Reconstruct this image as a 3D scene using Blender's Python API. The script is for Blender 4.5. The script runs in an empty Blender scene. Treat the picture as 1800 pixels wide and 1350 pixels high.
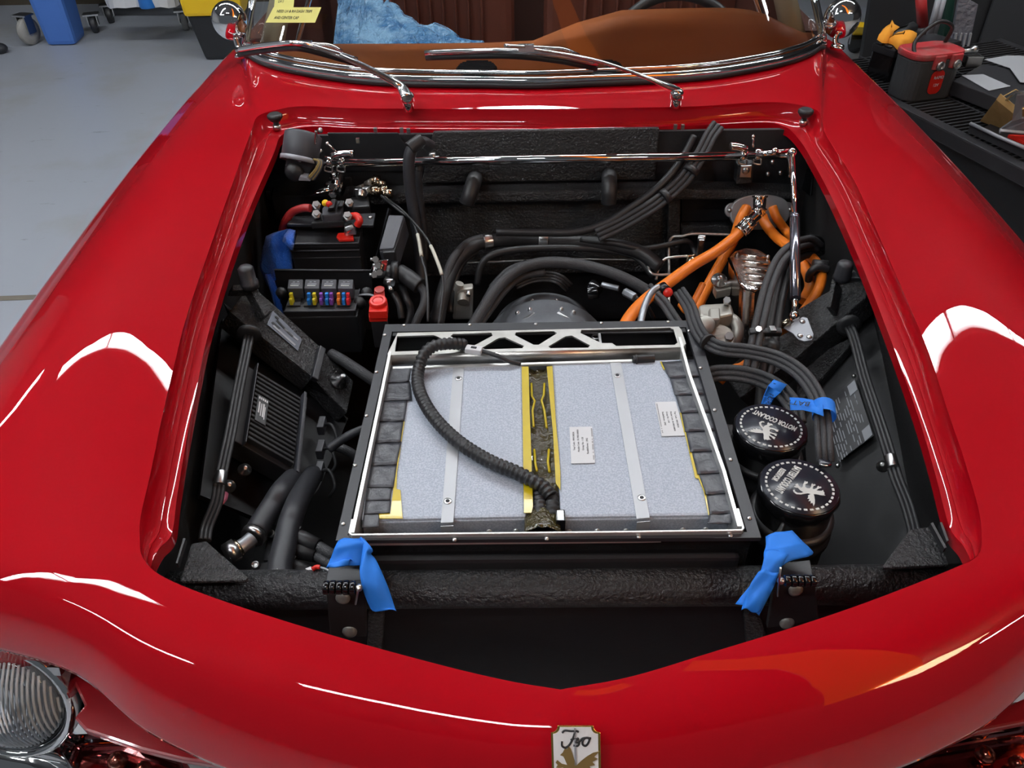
import bpy, bmesh, math, random
import numpy as np
from mathutils import Vector, Matrix
random.seed(7)
SC = bpy.context.scene
COL = SC.collection
# ------------------------------------------------------------------ camera
CAM = np.array([-.0461, 0., 1.55]); FPX = 1400.
_p, _y, _r = .6836, -.0102, -.0169
_f = np.array([math.sin(_y)*math.cos(_p), math.cos(_y)*math.cos(_p), -math.sin(_p)])
_rt = np.cross(_f, [0, 0, 1.]); _rt /= np.linalg.norm(_rt); _up = np.cross(_rt, _f)
_c, _s = math.cos(_r), math.sin(_r)
_rt, _up = _c*_rt+_s*_up, -_s*_rt+_c*_up
cd = bpy.data.cameras.new('camera'); cam = bpy.data.objects.new('camera', cd); COL.objects.link(cam)
cd.sensor_width = 36; cd.lens = FPX/1800*36; cd.clip_start = .02; cd.clip_end = 100
cam.matrix_world = Matrix([[_rt[0], _up[0], -_f[0], CAM[0]], [_rt[1], _up[1], -_f[1], CAM[1]], [_rt[2], _up[2], -_f[2], CAM[2]], [0, 0, 0, 1]])
SC.camera = cam
# ------------------------------------------------------------------ light
SC.view_settings.view_transform = 'Standard'; SC.view_settings.look = 'None'
SC.view_settings.gamma = 1; SC.view_settings.use_curve_mapping = False
SC.view_settings.exposure = 0.0
W = bpy.data.worlds.new('world'); SC.world = W; W.use_nodes = True
W.node_tree.nodes['Background'].inputs[0].default_value = (.80, .90, 1.0, 1)
W.node_tree.nodes['Background'].inputs[1].default_value = .09
# ------------------------------------------------------------------ photograph geometry
def ray(u, v):
    return ((u-900)/FPX)*_rt - ((v-675)/FPX)*_up + _f
def Pz(u, v, z): d = ray(u, v); return CAM + (z-CAM[2])/d[2]*d
def Py(u, v, y): d = ray(u, v); return CAM + y/d[1]*d
def Px(u, v, x): d = ray(u, v); return CAM + (x-CAM[0])/d[0]*d
def Pn(u, v, p, n):
    d = ray(u, v); n = np.array(n, float); return CAM + ((np.array(p)-CAM)@n)/(d@n)*d
def zs(L, z): return [Pz(u, v, z) for u, v in L]
def ys(L, y): return [Py(u, v, y) for u, v in L]
def ns(L, p, n): return [Pn(u, v, p, n) for u, v in L]
def zz(L): return [Pz(*t) for t in L]
def depth(p): return (np.array(p)-CAM)@_f
def px2m(p, n=1.0): return n*depth(p)/FPX
def nrm(v): v = np.array(v, float); return v/max(np.linalg.norm(v), 1e-12)

# ------------------------------------------------------------------ materials
def M_(name, col, rough=.5, metal=0., coat=0., bump=None, spec=.5, var=None, alpha=None, emis=None, sheen=0, aniso=None, trans=0.):
    m = bpy.data.materials.new(name); m.use_nodes = True; nt = m.node_tree; b = nt.nodes['Principled BSDF']
    b.inputs['Base Color'].default_value = (*col, 1); b.inputs['Roughness'].default_value = rough
    b.inputs['Metallic'].default_value = metal; b.inputs['Coat Weight'].default_value = coat; b.inputs['Coat Roughness'].default_value = .008
    b.inputs['Specular IOR Level'].default_value = spec
    if sheen: b.inputs['Sheen Weight'].default_value = sheen
    if trans: b.inputs['Transmission Weight'].default_value = trans
    if emis: b.inputs['Emission Color'].default_value = (*emis[0], 1); b.inputs['Emission Strength'].default_value = emis[1]
    tc = nt.nodes.new('ShaderNodeTexCoord')
    def noise(sc, det=4., rg=.6):
        n = nt.nodes.new('ShaderNodeTexNoise'); n.inputs['Scale'].default_value = sc; n.inputs['Detail'].default_value = det; n.inputs['Roughness'].default_value = rg
        nt.links.new(tc.outputs['Object'], n.inputs['Vector']); return n
    if bump:
        n = noise(bump[0]); bp = nt.nodes.new('ShaderNodeBump'); bp.inputs['Strength'].default_value = bump[1]; bp.inputs['Distance'].default_value = bump[2] if len(bump) > 2 else .002
        nt.links.new(n.outputs['Fac'], bp.inputs['Height']); nt.links.new(bp.outputs['Normal'], b.inputs['Normal'])
    if var:   # (scale, colour2, lo, hi)
        n = noise(var[0], 6.); r = nt.nodes.new('ShaderNodeMapRange'); r.inputs[1].default_value = var[2]; r.inputs[2].default_value = var[3]
        nt.links.new(n.outputs['Fac'], r.inputs[0]); mx = nt.nodes.new('ShaderNodeMix'); mx.data_type = 'RGBA'
        mx.inputs[6].default_value = (*col, 1); mx.inputs[7].default_value = (*var[1], 1)
        nt.links.new(r.outputs[0], mx.inputs[0]); nt.links.new(mx.outputs[2], b.inputs['Base Color'])
    if alpha is not None:
        b.inputs['Alpha'].default_value = alpha
    return m
def glass_mat(name, tint=(.97, .99, .98), refl=1.5, rough=0.0):
    m = bpy.data.materials.new(name); m.use_nodes = True; nt = m.node_tree; nt.nodes.clear()
    o = nt.nodes.new('ShaderNodeOutputMaterial'); t = nt.nodes.new('ShaderNodeBsdfTransparent'); g = nt.nodes.new('ShaderNodeBsdfGlossy')
    t.inputs[0].default_value = (*tint, 1); g.inputs['Roughness'].default_value = rough
    fr = nt.nodes.new('ShaderNodeFresnel'); fr.inputs[0].default_value = refl; mx = nt.nodes.new('ShaderNodeMixShader')
    nt.links.new(fr.outputs[0], mx.inputs[0]); nt.links.new(t.outputs[0], mx.inputs[1]); nt.links.new(g.outputs[0], mx.inputs[2]); nt.links.new(mx.outputs[0], o.inputs[0])
    return m
def wave_mat(name, c1, c2, scale, rough=.55, strength=.5, direction='DIAGONAL'):
    m = M_(name, c1, rough); nt = m.node_tree; b = nt.nodes['Principled BSDF']
    tc = nt.nodes.new('ShaderNodeTexCoord'); v = nt.nodes.new('ShaderNodeTexVoronoi'); v.inputs['Scale'].default_value = scale
    nt.links.new(tc.outputs['Object'], v.inputs['Vector'])
    mx = nt.nodes.new('ShaderNodeMix'); mx.data_type = 'RGBA'; mx.inputs[6].default_value = (*c2, 1); mx.inputs[7].default_value = (*c1, 1)
    nt.links.new(v.outputs['Distance'], mx.inputs[0]); nt.links.new(mx.outputs[2], b.inputs['Base Color'])
    bp = nt.nodes.new('ShaderNodeBump'); bp.inputs['Strength'].default_value = strength; bp.inputs['Distance'].default_value = .001
    nt.links.new(v.outputs['Distance'], bp.inputs['Height']); nt.links.new(bp.outputs[0], b.inputs['Normal'])
    return m
RED = M_('red_paint', (.345, .0004, .0055), .5, coat=1.0, spec=.03)
REDF = M_('red_paint_flange', (.36, .0004, .0055), .45, coat=.8, bump=(22, .03), spec=.08)
REDSH = M_('shaded_red_paint', (.22, .002, .006), .35, coat=.8)  # the body red again, with shadow put into the colour
BTEX = M_('textured_black_coating', (.0145, .015, .017), .34, bump=(190, 1., .006), spec=.8)
BTEXF = M_('fine_black_coating', (.0125, .0125, .0145), .5, bump=(700, .6, .0015), spec=.5)
BPAN = M_('black_panel', (.010, .010, .012), .55, spec=.4, bump=(120, .1))
BMAT = M_('matte_black', (.012, .012, .0135), .65)
BSAT = M_('satin_black_powder_coat', (.021, .022, .027), .45, spec=.5)
BGLO = M_('gloss_black', (.006, .006, .007), .12, spec=.6)
BANO = M_('black_anodised', (.011, .012, .021), .28, spec=.7, metal=.2)
RUB = M_('black_rubber', (.018, .018, .020), .48, bump=(200, .1))
RUBG = M_('grey_rubber_hose', (.025, .026, .031), .48)
WINGM = M_('inner_wing_coating', (.030, .029, .030), .55, bump=(500, .4, .0015))
WIPM = M_('satin_chrome', (.88, .88, .88), .17, 1.)
BRAID = wave_mat('black_braided_sleeve', (.016, .016, .018), (.05, .05, .055), 900, .55, .5)
PLAS = M_('black_plastic', (.015, .015, .017), .42, bump=(500, .08))
PLASG = M_('grey_plastic', (.05, .051, .06), .5)
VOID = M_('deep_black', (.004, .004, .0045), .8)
ALU = M_('brushed_aluminium', (.62, .60, .57), .36, 1., bump=(90, .04), var=(30, (.50, .48, .45), .4, .7))
ALUW = M_('pale_aluminium_edge', (.78, .78, .76), .4, .85)
CAST = M_('cast_aluminium', (.40, .385, .35), .5, .75, bump=(260, .25, .001))
CASTG = M_('grey_machined_metal', (.28, .30, .33), .4, .7, var=(18, (.36, .38, .41), .4, .6))
CHR = M_('chrome', (.82, .82, .82), .06, 1.)
BOLTM = M_('dull_grey_bolt', (.20, .20, .19), .45, .25)
STEEL = M_('zinc_steel', (.60, .60, .60), .28, 1.)
BRASS = M_('nickel_brass', (.62, .52, .38), .2, 1.)
GALV = M_('spangled_galvanised_plate', (.33, .365, .43), .55, .2, var=(420, (.46, .495, .56), .42, .62), spec=.3)
STRAP = M_('grey_steel_strap', (.40, .41, .43), .45, .45)
ORA = M_('orange_cable_jacket', (.78, .19, .012), .45)
BTAPE = M_('blue_masking_tape', (.012, .19, .74), .65, bump=(60, .15))
BRAG = M_('blue_microfibre', (.006, .12, .62), .95, bump=(300, .9, .004), sheen=.3)
KAP = M_('amber_tape', (.50, .38, .004), .4, coat=.15, bump=(70, .1))
KAPD = M_('amber_film_over_dark', (.045, .036, .010), .14, coat=1., bump=(34, 1., .012))
FOIL = M_('black_cloth_tape', (.040, .042, .052), .38, bump=(45, .5, .004), spec=.6)
WHT = M_('white_label', (.62, .63, .65), .55)
WPL = M_('white_plastic', (.62, .62, .64), .4)
INK = M_('black_ink', (.01, .01, .012), .6)
INKW = M_('pale_print', (.50, .50, .48), .5)
INKG = M_('grey_print', (.30, .31, .34), .5)
REDP = M_('red_plastic', (.62, .018, .010), .35)
REDT = M_('clear_red_plastic', (.45, .045, .04), .2, alpha=.75)
REDC = M_('red_cable', (.36, .02, .02), .45)
YEL = M_('yellow_plastic', (.80, .50, .010), .4)
LEAT = M_('tan_leather', (.34, .095, .025), .42, bump=(300, .12), spec=.45)
LEATS = M_('brown_seat_leather', (.145, .043, .026), .45, bump=(260, .05))
LEATD = M_('dark_brown_trim', (.07, .022, .014), .5)
CREAM = M_('cream_pillar_trim', (.42, .36, .25), .6)
GLASS = glass_mat('windshield_glass', (.93, .96, .95))
LENSG = glass_mat('lamp_glass', (.97, .98, .99), 1.45)
REFL = M_('lamp_reflector', (.66, .69, .72), .3, .35)
RIBM = M_('frosted_rib', (.80, .84, .88), .15, 0, coat=.6)
OCHR = M_('ochre_wire', (.27, .19, .06), .5)
LENSR = M_('ribbed_lens', (.74, .79, .82), .12, 0, trans=.35, spec=.8, coat=.5)
REDLENS = glass_mat('rose_lens', (.80, .50, .50), 1.5)
BPLA = M_('blue_plastic_sheet', (.045, .16, .34), .2, coat=1., bump=(14, 1., .05), var=(8, (.20, .38, .58), .45, .62))  # paler patches are highlights put into the colour
POL = M_('polished_metal', (.74, .68, .64), .2, 1., bump=(35, .35, .004))
NOTE = M_('yellow_note_paper', (.68, .62, .18), .7)
GOLD = M_('gold_edge', (.72, .48, .13), .25, 1.)
GOLDD = M_('dull_gold_print', (.25, .17, .06), .4, .4)
IVORY = M_('white_enamel', (.74, .76, .78), .12, coat=1.)
BLUEB = M_('blue_bin_plastic', (.055, .155, .48), .5)
CARD = M_('cardboard', (.40, .24, .085), .8, var=(14, (.33, .19, .06), .4, .6))
PAPER = M_('grey_paper', (.34, .35, .37), .7)
DARKC = M_('dark_cabinet', (.012, .0125, .014), .5)
WOODD = M_('brown_floor_edge', (.06, .045, .028), .7)
GLOVE = M_('orange_glove', (.75, .30, .02), .85, bump=(60, .5))
GRATE = M_('dark_steel_grate', (.055, .055, .06), .45, .6)
SILV = M_('silver_foil_panel', (.42, .42, .48), .3, .8, bump=(40, .9, .01))
GREEN = M_('dark_green_post', (.012, .05, .035), .5)
GREY = M_('grey_metal', (.32, .33, .36), .45, .3)
FUSEC = {k: M_('fuse_'+k, c, .25, coat=.4) for k, c in dict(yellow=(.65, .55, .02), blue=(.02, .20, .62), orange=(.75, .19, .02), purple=(.20, .06, .36), red=(.6, .02, .03)).items()}

# ------------------------------------------------------------------ mesh builder
def spline(pts, seg=8, closed=False):
    P = [np.array(p, float) for p in pts]
    if len(P) < 3 and not closed: return [P[0]*(1-t)+P[-1]*t for t in np.linspace(0, 1, 3)]
    out = []; n = len(P); rng = n if closed else n-1
    for i in range(rng):
        p1, p2 = P[i], P[(i+1) % n]
        p0 = P[i-1] if (i > 0 or closed) else 2*p1-p2
        p3 = P[(i+2) % n] if (i+2 < n or closed) else 2*p2-p1
        for k in range(seg):
            t = k/seg
            out.append(.5*((2*p1)+(p2-p0)*t+(2*p0-5*p1+4*p2-p3)*t*t+(3*p1-p0-3*p2+p3)*t**3))
    if not closed: out.append(P[-1])
    return out
class MB:
    def __init__(s): s.v = []; s.f = []; s.sm = []
    def add(s, vs, fs, smooth=False):
        o = len(s.v); s.v += [tuple(float(c) for c in v) for v in vs]; s.f += [tuple(i+o for i in f) for f in fs]; s.sm += [smooth]*len(fs); return s
    def hexa(s, b, t):   # bottom 4, top 4 (same order)
        return s.add(list(b)+list(t), [(3, 2, 1, 0), (4, 5, 6, 7)]+[(i, (i+1) % 4, 4+(i+1) % 4, 4+i) for i in range(4)])
    def box(s, c, size, ax=None):
        ax = np.eye(3) if ax is None else np.array(ax, float); c = np.array(c, float); h = np.array(size)/2
        q = lambda a, b, d: c+ax[0]*a*h[0]+ax[1]*b*h[1]+ax[2]*d*h[2]
        return s.hexa([q(-1, -1, -1), q(1, -1, -1), q(1, 1, -1), q(-1, 1, -1)], [q(-1, -1, 1), q(1, -1, 1), q(1, 1, 1), q(-1, 1, 1)])
    def slab(s, poly, vec, holes=()):
        """polygon (list of 3-D points, maybe with holes) extruded along vec"""
        vec = np.array(vec, float); bm = bmesh.new(); loops = []
        for L in [poly]+list(holes):
            vs = [bm.verts.new(tuple(p)) for p in L]; loops.append(vs)
            for i in range(len(vs)): bm.edges.new((vs[i], vs[(i+1) % len(vs)]))
        nv = nrm(vec)
        if holes: bmesh.ops.triangle_fill(bm, use_beauty=True, edges=bm.edges[:], normal=Vector(nv))
        else: bm.faces.new(loops[0])
        bm.verts.index_update(); V = [np.array(v.co) for v in bm.verts]; F = [[v.index for v in f.verts] for f in bm.faces]
        n = len(V); vs = V+[p+vec for p in V]; fs = []
        for f in F:
            a, b, c = V[f[0]], V[f[1]], V[f[2]]
            if np.cross(b-a, c-b)@vec > 0: f = f[::-1]
            fs.append(tuple(f)); fs.append(tuple(i+n for i in f[::-1]))
        for L in loops:
            idx = [v.index for v in L]
            for i in range(len(idx)):
                a, b = idx[i], idx[(i+1) % len(idx)]; fs.append((a, b, b+n, a+n))
        bm.free(); return s.add(vs, fs)
    def ring(s, path, rad, seg=12, caps=True, closed=False, flat=None):
        P = [np.array(p, float) for p in path]; n = len(P); R = rad if hasattr(rad, '__len__') else [rad]*n
        vs = []; T = []
        for i in range(n):
            a = P[i-1] if (i > 0 or closed) else P[i]; b = P[(i+1) % n] if (i < n-1 or closed) else P[i]; T.append(nrm(b-a))
        up = np.array([0, 0, 1.]) if abs(T[0][2]) < .9 else np.array([1., 0, 0]); x = nrm(np.cross(up, T[0]))
        for i in range(n):
            x = nrm(x-(x@T[i])*T[i]); y = np.cross(T[i], x)
            for k in range(seg):
                a = 2*math.pi*k/seg; vs.append(P[i]+R[i]*(math.cos(a)*x*(flat[0] if flat else 1)+math.sin(a)*y*(flat[1] if flat else 1)))
        fs = []
        for i in range(n if closed else n-1):
            for k in range(seg):
                k2 = (k+1) % seg; j = (i+1) % n; fs.append((i*seg+k, i*seg+k2, j*seg+k2, j*seg+k))
        s.add(vs, fs, True)
        if caps and not closed:
            o = len(s.v)-len(vs); s.f += [tuple(o+k for k in range(seg-1, -1, -1)), tuple(o+(n-1)*seg+k for k in range(seg))]; s.sm += [False, False]
        return s
    def tube(s, pts, r, seg=12, sub=8, closed=False): return s.ring(spline(pts, sub, closed), r, seg, closed=closed)
    def cyl(s, a, b, r, r2=None, seg=24):
        return s.ring([a, b], [r, r if r2 is None else r2], seg)
    def lathe(s, o, ax, prof, seg=32, x0=None, wave=None):
        o = np.array(o, float); ax = nrm(ax); x = nrm(np.cross(ax, x0 if x0 is not None else ([0, 1., 0] if abs(ax[1]) < .9 else [1., 0, 0]))); y = np.cross(ax, x)
        vs = []; fs = []
        for r, h in prof:
            for k in range(seg):
                a = 2*math.pi*k/seg; q = r*(1+(wave[0]*math.cos(wave[1]*a) if wave and r > wave[2] else 0)); vs.append(o+ax*h+q*(math.cos(a)*x+math.sin(a)*y))
        for i in range(len(prof)-1):
            for k in range(seg):
                k2 = (k+1) % seg; fs.append((i*seg+k, i*seg+k2, (i+1)*seg+k2, (i+1)*seg+k))
        s.add(vs, fs, True); o_ = len(s.v)-len(vs)
        s.f += [tuple(o_+k for k in range(seg-1, -1, -1)), tuple(o_+(len(prof)-1)*seg+k for k in range(seg))]; s.sm += [False, False]; return s
    def sphere(s, c, r, sc=(1, 1, 1), seg=16, ax=None):
        c = np.array(c, float); vs = []; fs = []; n = seg//2; A = np.eye(3) if ax is None else np.array(ax)
        for i in range(n+1):
            th = math.pi*i/n
            for k in range(seg):
                a = 2*math.pi*k/seg; l = np.array([math.sin(th)*math.cos(a)*sc[0], math.sin(th)*math.sin(a)*sc[1], math.cos(th)*sc[2]])*r; vs.append(c+l@A)
        for i in range(n):
            for k in range(seg):
                k2 = (k+1) % seg; fs.append((i*seg+k, (i+1)*seg+k, (i+1)*seg+k2, i*seg+k2))
        return s.add(vs, fs, True)
    def grid(s, G, thick=0, smooth=True):
        """G: rows of points; thick: offset vector for a back side (closed at the rim)"""
        r, c = len(G), len(G[0]); vs = [p for row in G for p in row]; fs = []
        for i in range(r-1):
            for j in range(c-1): fs.append((i*c+j, i*c+j+1, (i+1)*c+j+1, (i+1)*c+j))
        if np.any(thick):
            n = r*c; t = np.array(thick, float); vs = vs+[np.array(p)+t for p in vs]; fs += [tuple(i+n for i in f[::-1]) for f in fs]
            rim = [j for j in range(c)]+[i*c+c-1 for i in range(1, r)]+[(r-1)*c+j for j in range(c-2, -1, -1)]+[i*c for i in range(r-2, 0, -1)]
            fs += [(rim[i], rim[(i+1) % len(rim)], rim[(i+1) % len(rim)]+n, rim[i]+n) for i in range(len(rim))]
        return s.add(vs, fs, smooth)
    def rrect(s, c, size, h, ax, r=.004, k=4):
        """rounded rectangular slab centred at c, thickness h along ax[2]"""
        ax = np.array(ax, float); P = []
        for sx, sy, a0 in ((1, 1, 0), (-1, 1, 90), (-1, -1, 180), (1, -1, 270)):
            for i in range(k+1):
                a = math.radians(a0+90*i/k); P.append(np.array(c)+ax[0]*(sx*(size[0]/2-r)+r*math.cos(a))+ax[1]*(sy*(size[1]/2-r)+r*math.sin(a)))
        return s.slab(P, ax[2]*h)
    def build(s, name, mat, parent=None, bevel=0, bseg=2, weld=False):
        me = bpy.data.meshes.new(name)
        off = ROOTLOC.get(parent.name, np.zeros(3)) if parent else np.zeros(3)
        me.from_pydata([tuple(np.array(v)-off) for v in s.v], [], s.f); me.polygons.foreach_set('use_smooth', s.sm); me.validate()
        bm = bmesh.new(); bm.from_mesh(me)
        if weld: bmesh.ops.remove_doubles(bm, verts=bm.verts, dist=1e-5)
        bmesh.ops.recalc_face_normals(bm, faces=bm.faces)
        if bevel:
            e = [e for e in bm.edges if len(e.link_faces) == 2 and e.calc_face_angle(0) > .6]
            bmesh.ops.bevel(bm, geom=e, offset=bevel, segments=bseg, affect='EDGES', clamp_overlap=True, profile=.6)
        bm.to_mesh(me); bm.free()
        me.materials.append(mat)
        o = bpy.data.objects.new(name, me); COL.objects.link(o)
        if parent: o.parent = parent; ROOTLOC[o.name] = off
        return o
ROOTLOC = {}
def thing(name, label, cat, loc=(0, 0, 0), group=None):
    o = bpy.data.objects.new(name, None); o.empty_display_size = .05; COL.objects.link(o); o.location = tuple(loc)
    ROOTLOC[o.name] = np.array(loc, float); return tag(o, label, cat, group)
def tag(o, label, cat, group=None):
    o['label'] = label; o['category'] = cat
    if group: o['group'] = group
    return o
def part(name, mat, parent, fn, bevel=0, label=None, kind=None, bseg=2):
    m = MB(); fn(m); o = m.build(name, mat, parent, bevel, bseg)
    if label: o['label'] = label
    if kind: o['kind'] = kind
    return o
def dup(o, shift, parent=None):
    c = o.copy(); COL.objects.link(c); c.location = Vector(o.location)+Vector([float(x) for x in shift]); c.parent = parent or o.parent; return c
def text(name, s, size, origin, right, up, mat, parent, depth_=.0004, align='CENTER', bold=0, xs=1.):
    cu = bpy.data.curves.new(name, 'FONT'); cu.body = s; cu.size = size; cu.extrude = depth_/2; cu.align_x = align; cu.align_y = 'CENTER'; cu.offset = bold; cu.resolution_u = 3
    to = bpy.data.objects.new(name, cu); COL.objects.link(to); dg = bpy.context.evaluated_depsgraph_get(); dg.update()
    me = bpy.data.meshes.new_from_object(to.evaluated_get(dg)); COL.objects.unlink(to); bpy.data.objects.remove(to)
    r = nrm(right); n = nrm(np.cross(r, np.array(up, float))); u = np.cross(n, r)
    off = ROOTLOC.get(parent.name, np.zeros(3)) if parent else np.zeros(3); o_ = np.array(origin)-off
    me.transform(Matrix.Diagonal((xs, 1, 1, 1)))
    me.transform(Matrix([[r[0], u[0], n[0], o_[0]], [r[1], u[1], n[1], o_[1]], [r[2], u[2], n[2], o_[2]], [0, 0, 0, 1]]))
    me.materials.clear(); me.materials.append(mat); me.name = name
    o = bpy.data.objects.new(name, me); COL.objects.link(o)
    if parent: o.parent = parent; ROOTLOC[o.name] = off
    return o
# rampant griffin outline, unit square, y up
GRIF = [(.16, .86), (.10, .82), (.17, .80), (.20, .76), (.26, .66), (.14, .68), (.04, .74), (.0, .70), (.05, .66), (.01, .62), (.08, .61), (.16, .62), (.27, .57), (.26, .52), (.14, .50), (.05, .54), (.02, .49), (.07, .46), (.04, .41), (.12, .42), (.20, .45), (.31, .45),
        (.36, .38), (.34, .30), (.22, .26), (.12, .30), (.06, .26), (.11, .22), (.08, .17), (.17, .19), (.28, .20), (.40, .24), (.46, .22), (.44, .12), (.36, .05), (.44, 0), (.50, .04), (.57, 0), (.58, .08), (.54, .14), (.60, .26), (.60, .36),
        (.68, .32), (.76, .22), (.74, .12), (.68, .10), (.72, .05), (.80, .10), (.84, .22), (.76, .34), (.64, .43), (.56, .50), (.54, .58), (.66, .54), (.70, .58), (.80, .58), (.76, .64), (.88, .66), (.82, .71), (.94, .76), (.86, .79), (.98, .88), (.84, .86), (.70, .80), (.56, .72), (.48, .66),
        (.42, .74), (.38, .84), (.34, .92), (.28, .98), (.27, .92), (.20, .92)]
def griffin(name, origin, right, up, w, h, mat, parent, t=.0004):
    r, u = nrm(right), nrm(up); n = nrm(np.cross(r, u))
    return part(name, mat, parent, lambda m: m.slab([np.array(origin)+r*(x-.5)*w+u*(y-.5)*h for x, y in GRIF], n*t))
def rot_axes(n, x):
    n = nrm(n); x = np.array(x, float); x = nrm(x-(x@n)*n); return np.array([x, np.cross(n, x), n])
# ================================================================== SETTING
FLOORM = M_('grey_epoxy_floor', (.36, .385, .43), .38, bump=(30, .05, .002), var=(1.1, (.315, .315, .30), .5, .68))
def _floor():
    nt = FLOORM.node_tree; b = nt.nodes['Principled BSDF']; lk = b.inputs['Base Color'].links[0].from_socket
    tc = nt.nodes.new('ShaderNodeTexCoord'); mp = nt.nodes.new('ShaderNodeMapping'); mp.inputs['Scale'].default_value = (4, 13, 1)
    n = nt.nodes.new('ShaderNodeTexNoise'); n.inputs['Scale'].default_value = 1.3; n.inputs['Detail'].default_value = 8; n.inputs['Roughness'].default_value = .7
    nt.links.new(tc.outputs['Object'], mp.inputs[0]); nt.links.new(mp.outputs[0], n.inputs['Vector'])
    r = nt.nodes.new('ShaderNodeMapRange'); r.inputs[1].default_value = .635; r.inputs[2].default_value = .72; r.inputs[3].default_value = 0; r.inputs[4].default_value = .75
    nt.links.new(n.outputs['Fac'], r.inputs[0]); mx = nt.nodes.new('ShaderNodeMix'); mx.data_type = 'RGBA'; mx.inputs[7].default_value = (.12, .11, .10, 1)
    nt.links.new(lk, mx.inputs[6]); nt.links.new(r.outputs[0], mx.inputs[0]); nt.links.new(mx.outputs[2], b.inputs['Base Color'])
_floor()
fl = part('floor', FLOORM, None, lambda m: m.grid([[(x, y, 0) for x in np.linspace(-8, 8, 3)] for y in np.linspace(-3, 9, 3)], (0, 0, -.1), False), kind='structure')
part('trim_2', M_('floor_joint', (.16, .14, .11), .8), None, lambda m: (m.slab(zs([(-250, 529), (260, 512), (260, 519), (-250, 538)], .001), (0, 0, .001))), kind='structure')
WALLM = M_('dark_shop_wall', (.05, .05, .055), .6); WALLL = M_('pale_shop_wall', (.55, .56, .58), .6)
CEILM = M_('dark_shop_ceiling', (.14, .14, .145), .8)
part('wall_back', WALLM, None, lambda m: m.box((0, 7.6, 1.9), (15.6, .1, 3.8)), kind='structure')
part('wall_left', WALLL, None, lambda m: m.box((-7.6, 3, 1.9), (.1, 12, 3.8)), kind='structure')
part('wall_right', WALLM, None, lambda m: m.box((7.6, 3, 1.9), (.1, 12, 3.8)), kind='structure')
part('ceiling', CEILM, None, lambda m: m.box((0, 2.3, 3.85), (15.6, 10.6, .1)), kind='structure')
part('trim_back', WOODD, None, lambda m: m.box((-3.5, 7.0, .06), (8, .9, .12)), kind='structure')
TUBEM = M_('fluorescent_tube', (.9, .9, .9), .4, emis=((.93, .97, 1.), 60.))
HOUS = M_('white_fixture_housing', (.65, .65, .65), .4)
FIX = [(x, 2.95, 'windshield', 0) for x in (-2.2, -.94, .32, 1.58, 2.84)]+[(-4.1+.76*d, -1.2+.651*d, 'left fender, slanting', .7085) for d in (.65, 1.95, 3.25)]+[(x, -.5, 'car nose', 0) for x in (-.62,)]+[(x, -2.0, 'right fender', 0) for x in (4.5,)]+[(x, -1.35, 'left headlamp', 0) for x in (-2.85,)]+[(x, 3.55, 'left aisle', 0) for x in (-4.6,)]
fix0 = None
def make_fixture():
    t = thing('ceiling_light', 'twin tube strip light hung under the ceiling over the car', 'light', (0, 0, 3.3), 'strip lights under the ceiling')
    part('housing', HOUS, t, lambda m: m.box((0, 0, 3.345), (1.24, .15, .04)), .005)
    for s in (-1, 1): part('tube', TUBEM, t, lambda m: m.cyl((-.6, s*.0285, 3.305), (.6, s*.0285, 3.305), .02, seg=12))
    for s in (-1, 1): part('hanger', STEEL, t, lambda m: m.cyl((s*.45, 0, 3.36), (s*.45, 0, 3.81), .004, seg=6))
    return t
for i, (x, y, row, rz) in enumerate(FIX):
    k = [f for f in FIX if f[2] == row].index((x, y, row, rz)); lab = 'twin tube ceiling light over the %s, %s from the left' % (row, ('first', 'second', 'third', 'fourth', 'fifth')[k])
    if fix0 is None: fix0 = make_fixture(); fix0.location = (x, y, 3.3); fix0['label'] = lab; continue
    r = fix0.copy(); COL.objects.link(r); r.location = (x, y, 3.3); r.scale = (.7 if row == 'car nose' else 1, 1, 1); r['label'] = lab; r.rotation_euler = (0, 0, rz)
    for ch in fix0.children: c = ch.copy(); COL.objects.link(c); c.parent = r

OGLOW = M_('added_orange_glow', (.7, .2, .02), .6, emis=((1., .20, .012), 1.5))  # added glow surface, only there for the orange reflection in the nose
hp = thing('added_glow_panel', 'added glowing orange panel that gives the right of the nose its orange reflection', 'glow panel', (1.4, 0, 3.2))
part('glow_face', OGLOW, hp, lambda m: m.slab([(x, y, 3.2) for x, y in ((.22, 1.72), (.85, 1.08), (1.62, -.15), (3.1, -2.1), (2.35, -2.7), (1.28, -.62), (.75, .75), (.20, 1.55))], (0, 0, .02)))
part('glow_back', HOUS, hp, lambda m: m.slab([(x, y, 3.225) for x, y in ((.22, 1.72), (.85, 1.08), (1.62, -.15), (3.1, -2.1), (2.35, -2.7), (1.28, -.62), (.75, .75), (.20, 1.55))], (0, 0, .03)))
for x, y in ((.8, .9), (2.4, -1.6)): part('hanger', STEEL, hp, lambda m: m.cyl((x, y, 3.25), (x, y, 3.81), .005, seg=6))
WARM = M_('added_lamp_diffuser', (.8, .7, .5), .6, emis=((1., .74, .42), 34.))  # added lamp, sized and placed for the cream reflection in the nose
for x, y, lab in ((2.9, -1.78, 'added warm louvred lamp that gives the nose its cream reflection'),):
    lv = thing('added_louvre_lamp', lab, 'light', (x, y, 3.15))
    part('diffuser', WARM, lv, lambda m: m.box((x, y, 3.15), (.55, .95, .02)))
    for k in range(7): part('louvre_slat', DARKC, lv, lambda m: m.box((x, y-.42+.14*k, 3.13), (.55, .02, .03)))
    part('hanger', STEEL, lv, lambda m: m.cyl((x, y, 3.16), (x, y, 3.81), .005, seg=6))

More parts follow.
